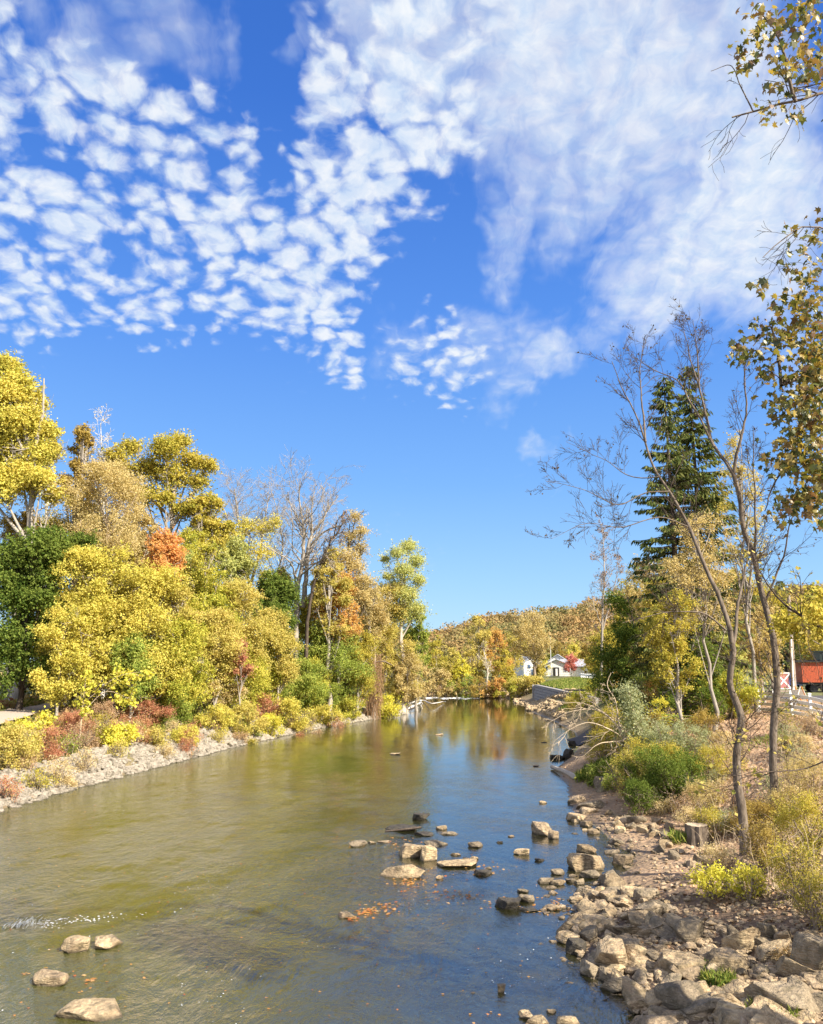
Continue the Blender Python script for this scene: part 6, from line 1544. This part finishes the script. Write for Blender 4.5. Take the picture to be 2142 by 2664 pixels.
# scattered rubble of the bank: counted rocks that look alike
poly = np.array([(1490, 2330), (1640, 2300), (1720, 2340), (1860, 2400), (1960, 2440), (2142, 2440), (2142, 2700), (1700, 2700), (1640, 2600), (1540, 2530), (1470, 2460)])
grp = 'angular rocks of the tumbled pile on the right bank'
cnt = 0
while cnt < 150:
    px, py = rngR.uniform(1460, 2160), rngR.uniform(2300, 2700)
    if not inside(np.array([px]), np.array([py]), poly)[0]: continue
    p = hit(px, py); s = .15 + .45 * rngR.uniform() ** 1.5
    rock(p[0], p[1], p[2] + s * .12, s, s * rngR.uniform(.5, .9), s * rngR.uniform(.2, .4), ['pale', 'pale', 'grey', 'brown'][int(rngR.integers(0, 4))], None, 'angular rock in the tumbled pile on the right bank', grp, tilt=.3); cnt += 1
grp = 'rubble stones along the shaded right shore'
poly2 = [((1560, 2130), (1800, 2190), 34), ((1500, 2150), (1650, 2200), 16), ((1700, 2200), (2000, 2330), 34), ((1480, 2290), (1600, 2380), 26)]
for (a, b_, n) in poly2:
    for k in range(n):
        t = rngR.uniform(); px = a[0] + (b_[0] - a[0]) * t + rngR.normal() * 20; py = a[1] + (b_[1] - a[1]) * t + rngR.normal() * 14
        p = hit(px, py); s = rngR.uniform(.1, .34)
        rock(p[0], p[1], max(p[2], -.1) + s * .15, s, s * rngR.uniform(.6, .95), s * rngR.uniform(.35, .65), ['pale', 'grey', 'brown'][int(rngR.integers(0, 3))], None, 'rubble stone on the shaded right shore', grp, tilt=.3, name='stone')
# riprap on the left: the largest stones one by one, the rest as one strip
L2 = dens_line(LBW[2:], .5); tt = np.cumsum(np.r_[0, np.linalg.norm(np.diff(L2, axis=0), axis=1)])
def rip_pos(t, d):
    x = np.interp(t, tt, L2[:, 0]); y = np.interp(t, tt, L2[:, 1]); x2 = np.interp(t + .6, tt, L2[:, 0]); y2 = np.interp(t + .6, tt, L2[:, 1])
    nx_, ny_ = -(y2 - y), x2 - x; l = math.hypot(nx_, ny_) + 1e-6
    return x + nx_ / l * d, y + ny_ / l * d
tA = tt[np.argmin(np.linalg.norm(L2 - P(-60, 2122)[:2], axis=1))]; tB = tt[np.argmin(np.linalg.norm(L2 - P(1060, 1856)[:2], axis=1))]
sgn = 1 if rip_pos(tA, 1)[0] < rip_pos(tA, 0)[0] else -1
room = 300 - NR[0] - 2
print('rocks so far', NR[0], 'riprap individuals', room)
grp = 'white riprap stones lining the left bank'
for k in range(max(room, 0)):
    t = tA + (tB - tA) * .45 * rngR.uniform() ; d = rngR.uniform(-.2, 2.9)
    x, y = rip_pos(t, sgn * d); s = rngR.uniform(.28, .52); z = gz(x, y)
    rock(x, y, max(z, -.1) + s * .12, s, s * rngR.uniform(.6, .9), s * rngR.uniform(.4, .6), 'rip', None, 'white riprap stone on the left bank', grp, name='riprap_stone', tilt=.3)
g = Geo(); AV = [rock_verts(rngR, True) for _ in range(12)]
def scatter_stone(x, y, z, s, flat=.6):
    v = AV[int(rngR.integers(0, 12))] * np.array([s, s * rngR.uniform(.6, .95), s * flat * rngR.uniform(.7, 1.1)])
    a = rngR.uniform(0, 6.28); c_, s_ = cos(a), sin(a); v = v @ np.array([[c_, s_, 0], [-s_, c_, 0], [0, 0, 1]]); 
    b = rngR.normal() * .3; v = v @ np.array([[1, 0, 0], [0, cos(b), sin(b)], [0, -sin(b), cos(b)]])
    g.add(v + (x, y, z), IF2)
for k in range(3600):
    t = tA - 2 + (tB - tA + 2) * rngR.uniform(); d = rngR.uniform(-.25, 3.0) * (1 if t < tA + (tB - tA) * .6 else .75)
    x, y = rip_pos(t, sgn * d); s = rngR.uniform(.14, .36) * (1 + .3 * (t - tA) / (tB - tA)); z = gz(x, y)
    scatter_stone(x, y, max(z, -.1) + s * .15, s)
o = g.build('riprap', RM['rip']); tag(o, 'band of smaller white riprap stones along the left bank', 'riprap', None, 'stuff')
g = Geo()
for k in range(1500):     # rock spit at the far end
    px = rngR.uniform(1262, 1400); 
    x0_, y0_ = P(px, 1815, 0)[:2]; d = rngR.uniform(0, 6); s = rngR.uniform(.25, .75)
    x, y = x0_ + rngR.normal() * .4, y0_ + d; scatter_stone(x, y, max(gz(x, y), 0) + s * .1, s)
for k in range(420):
    px = rngR.uniform(1370, 1470); py = np.interp(px, [1370, 1400, 1470], [1846, 1852, 1880]) - rngR.uniform(0, 16); p = P(px, py, 0.1); s = rngR.uniform(.15, .5); scatter_stone(p[0], p[1], max(gz(p[0], p[1]), 0) + .05, s)
for k in range(300):
    px = rngR.uniform(1340, 1500); p = P(px, np.interp(px, [1340, 1400, 1500], [1822, 1834, 1860]) + rngR.uniform(-5, 5), 0.1); s = rngR.uniform(.2, .5); scatter_stone(p[0], p[1], max(gz(p[0], p[1]), 0) + .05, s)
o = g.build('far_riprap', RM['pale']); tag(o, 'heap of small pale stones at the far right bank below the wall', 'riprap', None, 'stuff')
g = Geo()
for k in range(1500):
    px, py = rngR.uniform(1460, 2160), rngR.uniform(2290, 2700)
    if not inside(np.array([px]), np.array([py]), poly)[0]: continue
    p = hit(px, py); s = .04 + .14 * rngR.uniform() ** 2; scatter_stone(p[0], p[1], p[2] + s * .15, s, .5)
o = g.build('rock_chips', RM['brown']); tag(o, 'small broken stones packed between the rocks of the pile', 'rubble', None, 'stuff')
g = Geo()
for k in range(5200):      # gravel and cobbles on bar, shore and bed
    if k < 2600:
        px = rngR.uniform(1440, 2160); py = rngR.uniform(2090, 2690)
        if py < 2090 + (px - 1560) * .35: continue
        if py > 2240 and px > 1560 and px < 1700 and py < 2300 and rngR.uniform() < .8: continue
        p = hit(px, py); s = rngR.uniform(.025, .12); z = p[2]
        x, y = p[0], p[1]
    else:
        x = rngR.uniform(-9, 8); y = rngR.uniform(14.5, 34)
        if not inside(np.array([x]), np.array([y]), RIVER)[0]: continue
        s = rngR.uniform(.05, .26) * rngR.uniform(.4, 1); z = gz(x, y)
    scatter_stone(x, y, z + s * .1, s, .45)
o = g.build('cobbles', RM['brown']); tag(o, 'small cobbles and gravel of the right shore and river bed', 'gravel', None, 'stuff')
# submerged slabs
for px, py, w, lab in [(1350, 2515, 90, 'square pale slab lying under water near the bottom right'), (830, 2435, 130, 'long dark slab just under the water at bottom centre'), (1020, 2410, 110, 'straight pale slab under the water below the midstream stones'), (700, 2240, 90, 'pale block under the water left of midstream'), (1260, 2460, 70, 'rounded slab under water right of centre')]:
    p = P(px, py, -.1); wm = w * MPP(p[1]) / 2; rock(p[0], p[1], min(gz(p[0], p[1]) + .02, -.09), wm, wm * .45, .07, 'pale', rngR.uniform(-.4, .2), lab, tilt=.03)
# fallen leaves lying in the shallows
g = Geo(); rng = np.random.default_rng(710)
for px, py, r, n in [(1065, 2300, 40, 60), (1000, 2365, 40, 50), (950, 2375, 25, 60), (1135, 2325, 60, 24), (1250, 2262, 60, 24), (1210, 2330, 40, 30), (1050, 2195, 50, 40), (915, 2390, 14, 20), (1290, 2350, 60, 14), (1440, 2360, 60, 30), (150, 2545, 50, 16), (230, 2560, 40, 10), (75, 2535, 12, 5), (1100, 2278, 60, 30)]:
    for k in range(n):
        q = P(px + rng.normal() * r * .6, py + rng.normal() * r * .22, 0); q[2] = .018 + rng.uniform(0, .012)
        leaves(g, rng, q[None], np.array([[0, 0, 1.0]]) + rng.normal(size=(1, 3)) * .1, rng.uniform(.05, .13), _LOBED, [rng.uniform()])
for k in range(260):
    q = P(rng.uniform(0, 1500), rng.uniform(2050, 2664), 0); q[2] = .02
    leaves(g, rng, q[None], np.array([[0, 0, 1.0]]) + rng.normal(size=(1, 3)) * .1, rng.uniform(.04, .08), _LOBED, [rng.uniform()])
L_['wetleaf'] = leaf_mat('wet_leaves', [(.5, .22, .06), (.62, .36, .12), (.45, .14, .06), (.6, .42, .2)])
o = g.build('floating_leaves', L_['wetleaf']); tag(o, 'orange fallen leaves drifting among the midstream stones', 'fallen leaves', None, 'stuff')
# drift stick by the dark slab and log at the grassy point
g = Geo(); tubes(g, path([P(1002, 2163, .12), P(1050, 2158, .2), P(1096, 2152, .22)], 6)[None], np.linspace(.04, .05, 6)[None], 5, cap=True); o = g.build('stick', B_['dark']); tag(o, 'dark stick lying across the flat dark slab', 'stick')
g = Geo(); tubes(g, path([P(1436, 1995, .15), P(1475, 2010, .25), P(1510, 2032, .3)], 6)[None], np.linspace(.12, .2, 6)[None], 7, cap=True); o = g.build('log', B_['pale']); tag(o, 'pale log lying at the water edge of the grassy point', 'log')
